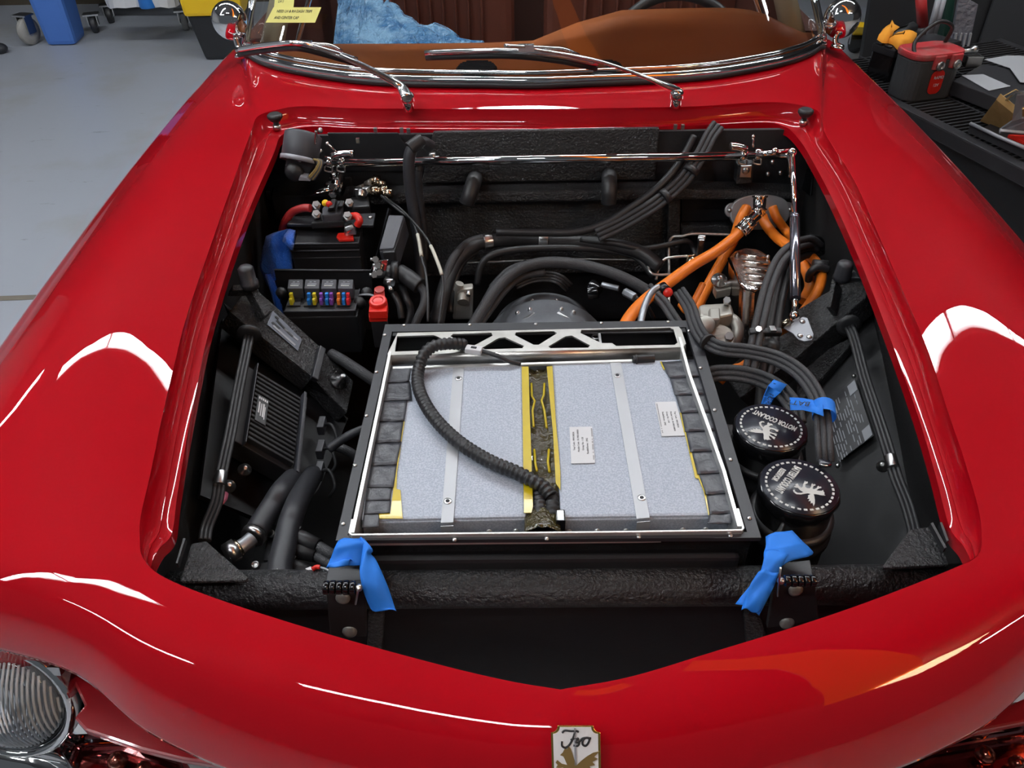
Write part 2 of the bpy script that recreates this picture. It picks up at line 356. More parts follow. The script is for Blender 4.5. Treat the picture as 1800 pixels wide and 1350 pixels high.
# ================================================================== CAR
car = thing('car', 'glossy red classic car with its hood off and engine bay open', 'car', (0, 1.4, 0))
def zc(y): return float(np.interp(y, [.45, .57, 1.66, 1.72], [.785, .83, .93, .932]))
def Pc(u, v, dz=0):
    z = .85
    for _ in range(30): z = .5*z+.5*(zc(Pz(u, v, z)[1])+dz)
    return Pz(u, v, z)
# key: C right px, C left px, I right px, I left px, O (x,y,z right side), w superellipse, crown
INR = [(1403, 240), (1440, 297), (1500, 426), (1537, 518), (1574, 615), (1611, 718), (1637, 800), (1653, 864), (1669, 920), (1678, 955), (1682, 985)]
INL = [(493, 240), (467, 300), (422, 400), (369, 569), (342, 693), (324, 787), (311, 867), (302, 930), (296, 965), (292, 990)]
iR = np.array([Pc(u, v, -.032) for u, v in INR]); iL = np.array([Pc(u, v, -.032) for u, v in INL])
def inner(side, y):
    a = (iR if side > 0 else iL); a = a[np.argsort(a[:, 1])]
    x = float(np.interp(y, a[:, 1], a[:, 0])); return np.array([x, y, zc(y)-.034])
KEYS = [
 ((950, 192), (950, 192), (950, 228), (950, 228), (0, 1.77, .950), 0, .004),
 ((1200, 188), (650, 191), (1200, 221), (650, 226), (.33, 1.80, .950), 0, .004),
 ((1340, 180), (535, 187), (1340, 215), (562, 222), (.52, 1.87, .950), 0, .004),
 ((1400, 184), (485, 194), (1377, 222), (520, 226), (.645, 1.965, .946), 0, .004),
 ((1437, 195), (453, 205), (1392, 231), (503, 232), (.715, 2.06, .943), .1, .004),
 ((1446, 218), (443, 228), (1405, 246), (490, 244), (.80, 2.22, .905), .5, .006),
 ((1453, 240), (437, 243), None, None, (.838, 1.95, .865), .9, .010),
 ((1500, 315), (407, 327), None, None, (.852, 1.56, .840), 1, .018),
 ((1548, 422), (370, 433), None, None, (.862, 1.26, .812), 1, .028),
 ((1598, 537), (330, 550), None, None, (.868, 1.03, .788), 1, .030),
 ((1633, 622), (308, 635), None, None, (.868, .875, .770), 1, .028),
 ((1663, 715), (284, 738), None, None, (0.866, 0.765, 0.765), 1, .024),
 ((1692, 800), (264, 836), None, None, (0.858, 0.665, 0.758), 1, .018),
 ((1719, 892), (248, 905), None, None, (0.825, 0.585, 0.752), 1, .012),
 ((1725, 940), (246, 945), None, None, (0.745, 0.54, 0.75), 1, .008),
 ((1719, 975), (252, 982), None, None, (0.655, 0.52, 0.748), 1, .004),
 ((1676, 999), (291, 1016), None, None, (0.545, 0.487, 0.745), 1, .002),
 ((1528, 1057), (400, 1059), None, None, (0.455, 0.435, 0.715), 1, 0),
 ((1396, 1102), (575, 1114), None, None, (0.335, 0.392, 0.7), 1, 0),
 ((1256, 1145), (760, 1165), None, None, (0.2, 0.362, 0.693), 1, 0),
 ((1110, 1189), (890, 1196), None, None, (0.08, 0.345, 0.69), 1, 0),
 ((985, 1212), (985, 1212), None, None, (0, 0.34, 0.69), 1, 0)]
NFRONT = 16
PW = [2.6]*11+[2.8, 3.0, 3.4, 3.9, 4.2, 4.1, 3.7, 3.2, 2.8, 2.6, 2.5]
def side_tables(sd):
    C = []; I = []; O = []; E = []
    for k, (cr, cl, ir, il, o, w, cw) in enumerate(KEYS):
        px = cr if sd > 0 else cl; c = Pc(*px)
        if k >= NFRONT: i = c+np.array([0, .004, -.012])
        else:
            q = ir if sd > 0 else il
            i = Pc(*q, -.034) if q else inner(sd, c[1])
            if k in (14, 15): i = c*.35+i*.65
            if k == 15: i = c*.6+i*.4; i[2] = c[2]-.02
        C.append(c); I.append(i); O.append(np.array([sd*o[0], o[1], o[2]])); E.append((w, cw, PW[k], min(1., max(0., (k-12)/2.5))))
    sp = lambda A: np.array(spline(A, 6))
    E = np.array(E); te = np.linspace(0, len(E)-1, (len(E)-1)*6+1)
    return sp(C), sp(I), sp(O), np.stack([np.interp(te, range(len(E)), E[:, j]) for j in (0, 1, 2, 3)], 1)
SS = [0, .012, .03, .07, .13, .2, .28, .36, .44, .52, .6, .67, .73, .79, .84, .88, .915, .945, .968, .985, .995, 1.]
def body_pt(c, o, e, s):
    w, cw, pw = e[:3]; p = c+(o-c)*s
    bump = cw*math.sin(math.pi*min(1, s*1.15))
    lin = c[2]+(o[2]-c[2])*s
    g = lambda q: (1-min(1., q)**pw)**(1/pw)
    kq = 1-.14*e[3]
    se = o[2]+(c[2]-o[2])*(g(kq*s)-g(kq))/(1-g(kq))
    p = p.copy(); p[2] = (1-w)*lin+w*se+bump*(1-.0*s); return p
body_rows = {}
mb = MB(); mf = MB(); md = MB()
for sd in (1, -1):
    C, I, O, E = side_tables(sd); rows = []; n = len(C); fr = (NFRONT-.4)*6
    for i in range(n):
        r = [body_pt(C[i], O[i], E[i], s) for s in SS]
        # rolled skirt below the outline
        out = nrm([O[i][0]-C[i][0], O[i][1]-C[i][1], 0]); t = min(1, max(0, (i-12*6)/18.))
        a = O[i]
        if i < 30: r += [a+np.array([0, .004, -.012]), a+np.array([0, .004, -.03])]
        else:
            if i < 36+6: out = np.array([sd, 0, 0.])
            side = [a+out*.004+[0, 0, -.05], a+out*.004+[0, 0, -.16], a-out*.02+[0, 0, -.5]]
            lip = [a+[0, 0, -.008], a-out*.010+[0, 0, -.016], a-out*.05+[0, 0, -.03]]
            r += [side[k]*(1-t)+lip[k]*t for k in range(3)]
        rows.append(r)
    if sd < 0: body_rows[-1] = rows
    else: body_rows[1] = rows
    L5 = min(len(r) for r in rows)
    mb.grid([r[:len(SS)+2] for r in rows], 0, True)
    mb.grid([r[len(SS)+1:len(SS)+3] for r in rows[30:]], 0, True)
    # hood seat: step wall + flange + hem
    G = []
    for i in range(n):
        c, q = C[i], I[i]
        if i < fr:
            f = c*.52+q*.48; f[2] = q[2]+.005; f2 = c*.50+q*.50; f2[2] = q[2]+.003
            G.append([c+[0, 0, .0005], c*.96+f*.04-[0, 0, .003], c*.55+f*.45-[0, 0, .012], f, f, f2, q, q-np.array([0, 0, .005]), q-np.array([0, 0, .018])])
        else:
            G.append([c+[0, .0006*k, -.0025*k] for k in range(9)])
    mf.grid([g[:4] for g in G], 0, True); mf.grid([g[4:7] for g in G], 0, True); mf.grid([g[6:] for g in G], 0, True)
    body_rows[('C', sd)] = C; body_rows[('I', sd)] = I; body_rows[('O', sd)] = O; body_rows[('E', sd)] = E
body = mb.build('body_shell', RED, car, weld=True)
fl_ = mf.build('hood_opening_flange', REDF, car); fl_['label'] = 'stepped red flange around the engine bay opening'
# front inner lamp recesses, in the shaded copy of the body red
def recess(m):
    for sd in (1, -1):
        O = body_rows[('O', sd)]; R = [o for o in O[13*6:]]
        m.grid([[o+np.array([-sd*.006, .006, -.022]), o+np.array([-sd*.03, .05, -.06]), o+np.array([-sd*.03, .10, -.16]), o+np.array([-sd*.02, .13, -.30])] for o in R], 0, True)
part('nose_inner_panel', REDSH, car, recess)
# --- engine bay black liner
def liner(sd):
    def f(m):
        I = body_rows[('I', sd)]; R = [I[i] for i in range(4*6, int((NFRONT)*6)+1, 3)]
        G = []
        for q in R:
            xo = q[0]+sd*.004
            G.append([q+[sd*.003, 0, -.014], np.array([xo+sd*.055, q[1], q[2]-.07]), np.array([xo+sd*.06, q[1], .45]), np.array([xo+sd*.05, q[1], .28])])
        m.grid(G, 0, True)
    return f
for sd in (1, -1): part('inner_fender_panel', WINGM, car, liner(sd))
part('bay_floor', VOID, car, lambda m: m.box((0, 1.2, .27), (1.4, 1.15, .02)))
# firewall
YF = 1.66
def P_f(u, v, y=YF): return Py(u, v, y)
part('firewall', BTEXF, car, lambda m: m.box((0, 1.735, .58), (1.2, .02, .60)))
part('firewall_bulkhead', BTEXF, car, lambda m: m.slab([P_f(470, 240), P_f(1450, 227), P_f(1450, 560), P_f(470, 560)], (0, .01, 0)))
part('firewall_centre_panel', BTEX, car, lambda m: m.slab([P_f(762, 229), P_f(1158, 222), P_f(1150, 312), P_f(742, 318)], (0, -.012, 0)), .003)
part('firewall_lower_panel', BTEX, car, lambda m: m.slab([P_f(745, 336), P_f(1190, 330), P_f(1185, 470), P_f(745, 480)], (0, -.018, 0)), .003)
part('firewall_ledge', BTEX, car, lambda m: m.slab([P_f(608, 326), P_f(1200, 315), P_f(1395, 322), P_f(1395, 333), P_f(1200, 334), P_f(608, 343)], (0, -.05, 0)), .006)
part('firewall_cowl_box', BPAN, car, lambda m: m.slab([P_f(575, 232), P_f(700, 232), P_f(720, 262), P_f(745, 300), P_f(610, 300)], (0, -.006, 0)), .003)
part('firewall_rib', BTEX, car, lambda m: m.slab([P_f(1172, 335), P_f(1192, 335), P_f(1190, 470), P_f(1166, 470)], (0, -.035, 0)), .004)
part('firewall_recess_panel', BPAN, car, lambda m: m.slab([P_f(1196, 338), P_f(1290, 336), P_f(1290, 384), P_f(1196, 386)], (0, -.012, 0)), .003)
part('recess_sill', BTEX, car, lambda m: m.slab([P_f(1193, 388), P_f(1300, 385), P_f(1300, 402), P_f(1193, 405)], (0, -.028, 0)), .004)
def stub(L, r=.0165):
    return lambda m: m.tube([Py(u, v, y) for u, v, y in L], r, 14)
part('stub_pipe', RUB, car, stub([(836, 312, 1.66), (834, 316, 1.60), (826, 340, 1.57), (820, 358, 1.565)]))
part('stub_pipe', RUB, car, stub([(1070, 308, 1.66), (1071, 312, 1.60), (1071, 335, 1.57), (1070, 358, 1.565)]))
part('cowl_clip', STEEL, car, lambda m: [m.box(Py(u, v, 1.63), (.007, .006, .010)) for u, v in ((1187, 223), (1200, 223), (706, 229), (718, 230), (660, 229), (629, 247))], kind='stuff')
part('firewall_bolt', STEEL, car, lambda m: [m.sphere(Py(u, v, 1.64), .006, seg=10) for u, v in ((563, 229), (563, 266), (1358, 285), (1350, 306), (1372, 304))], kind='stuff')
# right wall fresh-air grommet
def px_wall(u, v): return Px(u, v, .60)
part('wall_grommet', BGLO, car, lambda m: m.slab([px_wall(1410, 283), px_wall(1432, 305), px_wall(1428, 345), px_wall(1410, 330)], (-.006, 0, 0)), .003)
# front cross tube and its brackets
TY, TZ = .6095, .75
def on_tube(u, v): return Py(u, v, TY)
tubeA, tubeB = Py(300, 1042, TY), Py(1700, 1022, TY)
rt_ = .0245
tz = (tubeA[2]+tubeB[2])/2
part('front_cross_tube', BTEX, car, lambda m: m.cyl((tubeA[0], TY, tz), (tubeB[0], TY, tz), rt_, seg=40))
part('front_stiffener', BTEX, car, lambda m: (m.slab([Py(330, 1052, TY), Py(585, 1062, TY), Py(585, 1130, TY), Py(500, 1130, TY)], (0, .02, 0)),), .004)
part('front_stiffener', BTEX, car, lambda m: (m.slab([Py(1420, 1048, TY), Py(1650, 1034, TY), Py(1550, 1120, TY), Py(1420, 1130, TY)], (0, .02, 0)),), .004)
part('corner_gusset', BTEX, car, lambda m: m.slab(zs([(336, 955), (362, 950), (436, 1014), (432, 1020), (316, 1022)], .765), (0, 0, -.006)), .003)
part('corner_gusset', BTEX, car, lambda m: m.slab(zs([(1600, 930), (1645, 924), (1668, 992), (1552, 998), (1552, 994)], .765), (0, 0, -.006)), .003)
part('hood_seal_strip', RUB, car, lambda m: [m.slab(zs(L, .80), (0, 0, -.008)) for L in ([(322, 946), (326, 946), (312, 990), (309, 990)], [(1636, 920), (1640, 918), (1664, 962), (1660, 964)], [(1652, 918), (1656, 918), (1668, 950), (1664, 952)])], kind='stuff')
# dark front panel below the cross tube
part('front_shroud', BPAN, car, lambda m: m.slab([Py(300, 1040, .605), Py(1700, 1020, .605), Py(1690, 1330, .605), Py(310, 1330, .605)], (0, .006, 0)))
part('shroud_post', BTEX, car, lambda m: m.slab([Py(646, 1075, .598), Py(676, 1075, .598), Py(672, 1150, .598), Py(644, 1150, .598)], (0, .03, 0)), .005)
part('shroud_post', BTEX, car, lambda m: m.slab([Py(1308, 1078, .598), Py(1336, 1078, .598), Py(1352, 1130, .598), Py(1312, 1135, .598)], (0, .03, 0)), .005)
# hood hinges
def hinge(pts_plate, kx, ky0, ky1, leaf, bolts, pinx, piny0, piny1, lab):
    ya = .575
    h = part('hood_hinge', BMAT, car, lambda m: m.slab([Py(u, v, ya) for u, v in pts_plate], (0, .008, 0)), .002, lab)
    n = 5; xs = np.linspace(kx[0], kx[1], n+1)
    for i in range(n):
        a, b = Py(xs[i]+.8, (ky0+ky1)/2, ya-.012), Py(xs[i+1]-.8, (ky0+ky1)/2, ya-.012)
        part('hinge_knuckle', BGLO, h, lambda m: m.cyl(a, b, px2m(a, abs(ky1-ky0)*.5)*(1 if i % 2 else .94), seg=20), .0015)
    part('hinge_leaf', BSAT, h, lambda m: m.slab([Pz(u, v, .775) for u, v in leaf], (0, 0, -.006)), .0015)
    for u, v, rx in bolts:
        p = Py(u, v, ya); part('bolt', BOLTM, h, lambda m: m.lathe(p, (0, -1, .25), [(.001, .004), (px2m(p, rx*.55), .0045), (px2m(p, rx), .002), (px2m(p, rx), 0)], 20))
    p = Py(pinx, (ky0+ky1)/2, ya-.014)
    part('pin_head', STEEL, h, lambda m: m.sphere(p, px2m(p, 7), seg=14))
    a, b = Py(pinx-1, piny0, ya-.02), Py(pinx-6, piny1, ya-.02)
    part('pin_bar', STEEL, h, lambda m: m.cyl(a, b, px2m(a, 2), seg=8))
hinge([(572, 1030), (642, 1028), (645, 1120), (580, 1118)], (568, 626), 1020, 1046, [(578, 993), (632, 993), (636, 1026), (572, 1026)], [(603, 1050, 13), (615, 1109, 13)], 631, 1034, 1062, 'black hood hinge left of the front cross tube')
hinge([(1362, 1025), (1432, 1018), (1440, 1090), (1348, 1105)], (1378, 1434), 1010, 1032, [(1376, 988), (1424, 984), (1430, 1016), (1370, 1020)], [(1398, 1036, 13), (1383, 1094, 13)], 1373, 998, 1048, 'black hood hinge right of the front cross tube')
# strut towers
def tower(sd):
    m1 = {-1: [(404, 548), (478, 512), (560, 602), (552, 660)], 1: [(1500, 505), (1524, 530), (1397, 655), (1270, 640), (1262, 625)]}
NT = nrm([.0, -.45, .9])
if True:
    # left tower: sloping top beam + dark side wall below it
    A = [(407, 545), (446, 500), (500, 560), (567, 610), (552, 660)]
    nl = nrm([.62, -.18, .76]); p0 = Pz(480, 580, .73)
    part('strut_tower', BTEX, car, lambda m: m.slab(ns([(404, 548), (440, 500), (476, 530), (566, 612), (551, 664)], p0, nl), -nl*.05), .003)
    part('tower_end_bracket', BSAT, car, lambda m: m.slab(ns([(549, 662), (563, 606), (574, 613), (560, 668)], p0+nl*.012, nl), -nl*.012), .002)
    part('tower_foot', BTEX, car, lambda m: m.slab(ns([(566, 614), (622, 670), (610, 726), (553, 668)], p0-nl*.025, nl), -nl*.04), .003)
    part('tower_post', BTEX, car, lambda m: m.slab(ns([(410, 500), (452, 502), (456, 512), (480, 545), (466, 556), (440, 510), (408, 510)], p0+nl*.03, nl), -nl*.02), .002)
    kp = Pn(440, 505, p0+nl*.03, nl)
    part('bump_stop', RUBG, car, lambda m: m.lathe(kp, (0, 0, 1), [(.016, 0), (.016, .012), (.0135, .013), (.0135, .038), (.010, .042), (.003, .044)], 20), 0, 'grey rubber bump stop')
    pl = part('tower_plate', M_('data_plate', (.085, .09, .11), .4, .5), car, lambda m: m.slab(ns([(479, 547), (530, 597), (523, 617), (469, 571)], p0+nl*.001, nl), nl*.0015), 0, 'small stamped data plate')
    for i, (a, b) in enumerate([((486, 563), (515, 592)), ((480, 572), (519, 607)), ((478, 566), (492, 578)), ((500, 578), (524, 598)), ((484, 556), (490, 561))]):
        q = ns([a, b], p0+nl*.003, nl); d = nrm(q[1]-q[0]); w = np.cross(nl, d)*.0022
        part('plate_print', INKG if i % 2 else INK, pl, lambda m: m.slab([q[0]-w, q[1]-w, q[1]+w, q[0]+w], nl*.0003))
    bp = Pn(593, 672, p0-nl*.025, nl)
    part('tower_bolt', STEEL, car, lambda m: (m.lathe(bp, nl, [(.016, 0), (.0155, .005), (.009, .007), (.009, .014), (.006, .015), (.006, .024), (.003, .026)], 24)))
    # inner wheel arch, left
    na = nrm([.61, -.05, .79]); q0 = Pz(480, 760, .64)
    part('wheel_arch_panel', BPAN, car, lambda m: m.slab(ns([(392, 560), (432, 590), (612, 735), (560, 860), (500, 930), (352, 870)], q0-na*.035, na), -na*.01))
    part('tower_side', BMAT, car, lambda m: m.slab([Pn(u, v, p0, nl) for u, v in [(404, 548), (551, 664)]]+[Pn(u, v, q0-na*.03, na) for u, v in [(612, 740), (425, 605)]], (-.02, .03, 0)))
    # right tower
    nr = nrm([-.62, -.18, .76]); p1 = Pz(1400, 590, .70)
    part('strut_tower', BTEX, car, lambda m: m.slab(ns([(1476, 500), (1512, 494), (1524, 512), (1522, 522), (1398, 630), (1300, 700), (1270, 655), (1400, 545)], p1, nr), -nr*.05), .003)
    part('tower_post', BSAT, car, lambda m: m.slab(ns([(1466, 488), (1512, 489), (1498, 470), (1494, 478), (1470, 480)], p1+nr*.03, nr), -nr*.012), .002)
    part('tower_strut', BTEX, car, lambda m: m.slab(ns([(1470, 492), (1460, 540), (1452, 540), (1462, 490)], p1+nr*.03, nr), -nr*.03), .002)
    kp1 = Pn(1479, 490, p1+nr*.03, nr)
    part('bump_stop', RUBG, car, lambda m: m.lathe(kp1, (0, 0, 1), [(.016, 0), (.0145, .006), (.0135, .028), (.011, .033), (.003, .034)], 20), 0, 'grey rubber bump stop')
    nb = nrm([-.58, -.22, .78]); q1 = Pz(1480, 760, .62)
    part('wheel_arch_panel', BPAN, car, lambda m: m.slab(ns([(1524, 520), (1575, 720), (1640, 900), (1560, 1000), (1430, 1000), (1410, 700)], q1-nb*.01, nb), -nb*.01), 0)
    part('arch_fold', BTEX, car, lambda m: m.slab(ns([(1400, 640), (1500, 590), (1500, 600), (1400, 716)], q1+nb*.012, nb), -nb*.02), .003)
    idp = part('data_plate', M_('black_data_plate', (.010, .010, .014), .3), car, lambda m: m.slab(ns([(1502, 664), (1536, 766), (1474, 812), (1445, 716)], q1+nb*.004, nb), nb*.0015), 0, 'black stamped data plate with rows of pale text')
    O0 = Pn(1502, 664, q1+nb*.0062, nb); ex = Pn(1536, 766, q1+nb*.0062, nb)-O0; ey = Pn(1445, 716, q1+nb*.0062, nb)-O0
    Q = lambda a, b: O0+ex*a+ey*b
    for i in range(13):
        b = .12+.068*i; k = 0; a = .07
        while a < .93:
            l = random.uniform(.06, .22); a2 = min(a+l, .95)
            if random.random() > .2 and not (i < 3 and (a < .2 or a2 > .8)): part('plate_print', INKG, idp, lambda m: m.slab([Q(a, b), Q(a2, b), Q(a2, b+.022), Q(a, b+.022)], nb*.0003))
            a = a2+random.uniform(.02, .06)
    for a in (.03, .80): part('plate_emblem', INKG, idp, lambda m: m.slab([Q(a, .02), Q(a+.17, .02), Q(a+.17, .24), Q(a, .24)], nb*.0003))
    for a, b in ((-.03, .0), (.97, 1.04)): part('plate_screw', STEEL, idp, lambda m: m.sphere(Q(a, b), .004, seg=10))
for u, v, r in ((402, 855, 9), (430, 826, 9)):
    p = Pz(u, v, .66); part('panel_bolt', STEEL, car, lambda m: m.lathe(p, (.4, -.3, .8), [(.011, 0), (.010, .003), (.005, .004), (.005, .009), (.002, .010)], 16))
for u, v in ((1552, 820),):
    p = Pz(u, v, .66); part('panel_bolt', STEEL, car, lambda m: m.lathe(p, (-.4, -.3, .8), [(.010, 0), (.009, .003), (.005, .004), (.005, .009), (.002, .010)], 16))
# rubber hood buffers at the rear corners
for u, v in ((487, 224), (1412, 216)):
    p = Pc(u, v, -.025)
    b = part('hood_buffer', RUB, car, lambda m: m.lathe(p, (0, 0, 1), [(.006, 0), (.006, .012), (.010, .014), (.016, .022), (.016, .027), (.012, .030)], 20), 0, 'black rubber buffer')
    part('buffer_nut', STEEL, b, lambda m: m.cyl(p-[0, 0, .004], p+[0, 0, .006], .009, seg=6))

# ------------------------------------------------------------------ windshield
WB = []
for sd in (-1, 1):
    O = body_rows[('O', sd)][:5*6-2:2]; WB = WB+([o for o in O[::-1]] if sd < 0 else [o for o in O[1:]])
WB = np.array(WB); nW = len(WB); tW = np.linspace(-1, 1, nW)
lean = np.array([[-.11*s*abs(s), .62+.10*abs(s), .60] for s in WB[:, 0]/.72])
fr = lambda k, dz=0: WB+lean*k+np.array([0, 0, dz])
HT = .62
frame_path = [WB[0]+lean[0]*k for k in np.linspace(HT, .1, 6)]+[WB[i]+np.array([0, .0, .012]) for i in range(1, nW-1)]+[WB[-1]+lean[-1]*k for k in np.linspace(.1, HT, 6)]
part('windshield_frame', CHR, car, lambda m: m.ring(spline(frame_path, 3), .0100, 14), 0, 'chrome windshield frame')
part('windshield_inner_bead', CHR, car, lambda m: m.ring(spline([p+np.array([0, .012, .014]) for p in frame_path], 3), .005, 10))
part('windshield_seal', RUB, car, lambda m: m.ring(spline([p+np.array([0, -.008, -.007]) for p in frame_path[4:-4]], 3), .007, 10))
part('windshield_glass', GLASS, car, lambda m: m.grid([[WB[i]+lean[i]*k+np.array([0, 0, .012]) for i in range(nW)] for k in np.linspace(0, HT, 8)], 0, True))
for sd in (0, -1):
    part('windshield_pillar', CREAM, car, lambda m: m.ring([WB[sd]+lean[sd]*k+np.array([(.065 if sd == 0 else -.065), .05, -.0]) for k in (-.03, .3, .7)], [.03, .026, .024], 12))
    part('quarter_frame', CHR, car, lambda m: m.ring([WB[sd]+lean[sd]*k+np.array([(.11 if sd == 0 else -.11)+(.06*k if sd == 0 else -.06*k), .12+.2*k, -.02]) for k in (0, .3, .7)], .007, 10))
    a = nrm(WB[sd]*[1, 0, 0])
    part('door_trim', LEATD, car, lambda m: m.box(WB[sd]+np.array([(.0 if sd == 0 else 0), .75, -.15]), (.05, 1.3, .3)))
# ------------------------------------------------------------------ cabin
def dash(m):
    G = []
    for j, t in enumerate(np.linspace(0, 1, 12)):
        row = []
        for i in range(nW):
            x = WB[i][0]; b = WB[i]
            hump = 1/(1+math.exp(-(x-.10)/.035))*1/(1+math.exp((x-.66)/.04))
            back = 2.12+.0*x
            y = b[1]+.012+(max(back, b[1]+.05)-b[1])*t
            z = b[2]-.004+.012*math.sin(t*math.pi)+hump*.085*max(0, (t-.25)/.75)**1.1
            if t > .95: z -= .03
            row.append(np.array([x*(1-.06*t), y, z]))
        G.append(row)
    G.append([p+np.array([0, .01, -.16]) for p in G[-1]])
    m.grid(G, 0, True)
part('dashboard_top', LEAT, car, dash)
for u, v, gz in ((838, 123, .963), (1060, 122, .968)):
    p = Pz(u, v, gz); rr = px2m(p, 36)
    g = part('dash_grille', BMAT, car, lambda m: m.lathe(p, (0, 0, 1), [(rr, 0), (rr, .004), (rr*.9, .006), (.004, .007)], 28), 0, 'round black grille in the dashboard')
    for k in range(-4, 5):
        a = k*.2*rr; w = math.sqrt(rr*rr-a*a)*.9
        part('grille_bar', BSAT, g, lambda m: m.box(p+np.array([0, a, .008]), (2*w, .003, .003)))
part('dash_screw', STEEL, car, lambda m: [m.sphere(Pz(u, v, .965), .006, seg=10) for u, v in ((1257, 123), (637, 134))], kind='stuff')
def seat(u0, u1, nple, lab):
    ys_ = 2.95
    a, b = Py(u0, 100, ys_), Py(u1, 100, ys_); w = b[0]-a[0]; cx = (a[0]+b[0])/2
    s = part('seat', LEATS, car, lambda m: m.box((cx, ys_+.09, .75), (w, .14, .8)), .05, lab, bseg=4)
    part('seat_cushion', LEATS, s, lambda m: m.box((cx, ys_-.25, .42), (w, .6, .16)), .05, bseg=4)
    pw = w*.68/nple
    for k in range(nple):
        x = cx-w*.34+pw*(k+.5)
        part('seat_pleat', LEATS, s, lambda m: m.ring([(x, ys_+.022, .44), (x, ys_+.018, .8), (x, ys_+.022, 1.14)], pw*.5, 12, flat=(1, .22)))
seat(620, 905, 9, 'brown pleated seat on the left')
seat(956, 1310, 9, 'brown pleated seat behind the steering wheel')
part('rear_bulkhead', LEATD, car, lambda m: m.box((0, 3.35, .7), (1.5, .06, .9)))
part('cabin_floor', LEATD, car, lambda m: m.box((0, 2.7, .25), (1.5, 1.5, .04)))
# steering wheel: tilted ring
sc_ = Py(1190, 112, 2.42); axn = nrm([0, -.75, .55])
ax_ = rot_axes(axn, (1, 0, 0)); rw = px2m(sc_, 118)
sw = part('steering_wheel', RUB, car, lambda m: m.ring([sc_+ax_[0]*rw*math.cos(a)+ax_[1]*rw*math.sin(a) for a in np.linspace(0, 2*math.pi, 48)[:-1]], .0155, 12, closed=True))
part('wheel_spoke', STEEL, sw, lambda m: [m.box(sc_+ax_[0]*rw*.5*s, (rw, .03, .004), ax_) for s in (-1, 1)])
# ------------------------------------------------------------------ wipers
def wiper(arm, blade, piv, lab, zp):
    w = part('wiper', CHR, car, lambda m: (m.cyl(zz([piv])[0]-[0, 0, .02], zz([piv])[0]+[0, 0, .012], .011, seg=16), m.lathe(zz([piv])[0], (0, 0, 1), [(.014, .0), (.0145, .012), (.010, .018), (.002, .019)], 16)), 0, lab)
    A = zz(arm)
    part('wiper_arm', WIPM, w, lambda m: m.ring(spline(A, 6), [float(x) for x in np.interp(np.linspace(0, 1, 6*(len(A)-1)+1), [0, .12, .35, 1], [.012, .013, .008, .0042])], 10, flat=(1, .6)))
    B = zz(blade)
    part('wiper_blade', WIPM, w, lambda m: m.ring(spline(B, 6), .0055, 8, flat=(.8, 1)))
    part('wiper_rubber', RUB, w, lambda m: m.ring(spline([b+np.array([0, .004, -.011]) for b in B], 6), .0055, 8, flat=(.6, 1)))
    mid = A[-1]
    part('wiper_yoke', WIPM, w, lambda m: (m.ring(spline([mid+(B[-1]-mid)*t+np.array([0, 0, .012*(1-abs(2*t-1))+.002]) for t in np.linspace(-.28, .72, 6)], 3), .005, 8, flat=(1, .7)), m.box(mid, (.03, .012, .012))))
wiper([(716, 172, .965), (702, 150, .98), (655, 124, 1.02), (600, 99, 1.06), (535, 78, 1.09)], [(416, 88, 1.05), (465, 80, 1.075), (520, 76, 1.095), (575, 89, 1.075), (627, 105, 1.045)], (717, 178, .952), 'chrome wiper crossing the left end of the windshield', 0)
wiper([(1190, 158, .965), (1165, 148, .985), (1120, 130, 1.01), (1040, 104, 1.05), (925, 84, 1.085)], [(748, 93, 1.05), (830, 90, 1.07), (905, 90, 1.075), (980, 98, 1.06), (1050, 112, 1.03)], (1189, 172, .952), 'chrome wiper lying across the middle of the windshield', 0)
# ------------------------------------------------------------------ mirrors
def mirror(cu, cv, ru, stem, lab, y):
    c = Py(cu, cv, y); r = px2m(c, ru)
    w = part('wing_mirror', CHR, car, lambda m: m.sphere(c, r, (1, .85, 1.05), 28), 0, lab)
    S = [Py(u, v, y2) for u, v, y2 in stem]
    part('mirror_stem', CHR, w, lambda m: (m.ring(spline(S, 6), .007, 10), m.lathe(S[-1], (0, 0, 1), [(.018, -.004), (.016, .004), (.006, .008)], 16)))
mirror(404, 36, 31, [(414, 66, 2.08), (420, 85, 2.07), (425, 97, 2.06)], 'round chrome mirror on the left fender', 2.10)
mirror(1480, 32, 32, [(1472, 60, 2.10), (1468, 72, 2.09), (1472, 82, 2.08)], 'round chrome mirror on the right fender', 2.12)
# ------------------------------------------------------------------ head lamps
def lamp(c, n, r, lab):
    ax = rot_axes(n, (1, 0, 0)); n = ax[2]
    h = part('headlamp', CHR, car, lambda m: m.lathe(c, n, [(r*.5, -.08), (r*1.10, -.03), (r*1.16, -.005), (r*1.15, .006), (r*1.06, .012), (r*1.0, .006), (r*.97, -.004)], 48), 0, lab)
    part('reflector', REFL, h, lambda m: m.lathe(c, n, [(r*1.0, .002), (r*.8, -.015), (r*.4, -.03), (.008, -.034)], 40))
    L = part('lens', LENSG, h, lambda m: m.lathe(c, n, [(r*.98, .004), (r*.9, .014), (r*.65, .026), (r*.35, .032), (.002, .034)], 40))
    for k in range(-13, 14):
        a = k*r*.07; hh = math.sqrt(max(0, r*r*.85-a*a))
        if hh > .01:
            zf = .035-.030*(a/r)**2
            part('lens_rib', RIBM, L, lambda m: m.ring([c+ax[0]*a+ax[1]*t*hh+n*(.0345-.032*((a/r)**2+(t*hh/r)**2)) for t in np.linspace(-.95, .95, 7)], .0017, 6))
    for u in (35, 150):
        part('rim_clip', STEEL, h, lambda m: m.box(c+(ax[0]*math.cos(math.radians(u))+ax[1]*math.sin(math.radians(u)))*r*1.14+n*.004, (.02, .012, .008), ax))
lamp(Py(16, 1228, .525), (-.05, -.93, .34), .076, 'large round headlamp with ribbed lens at the left')
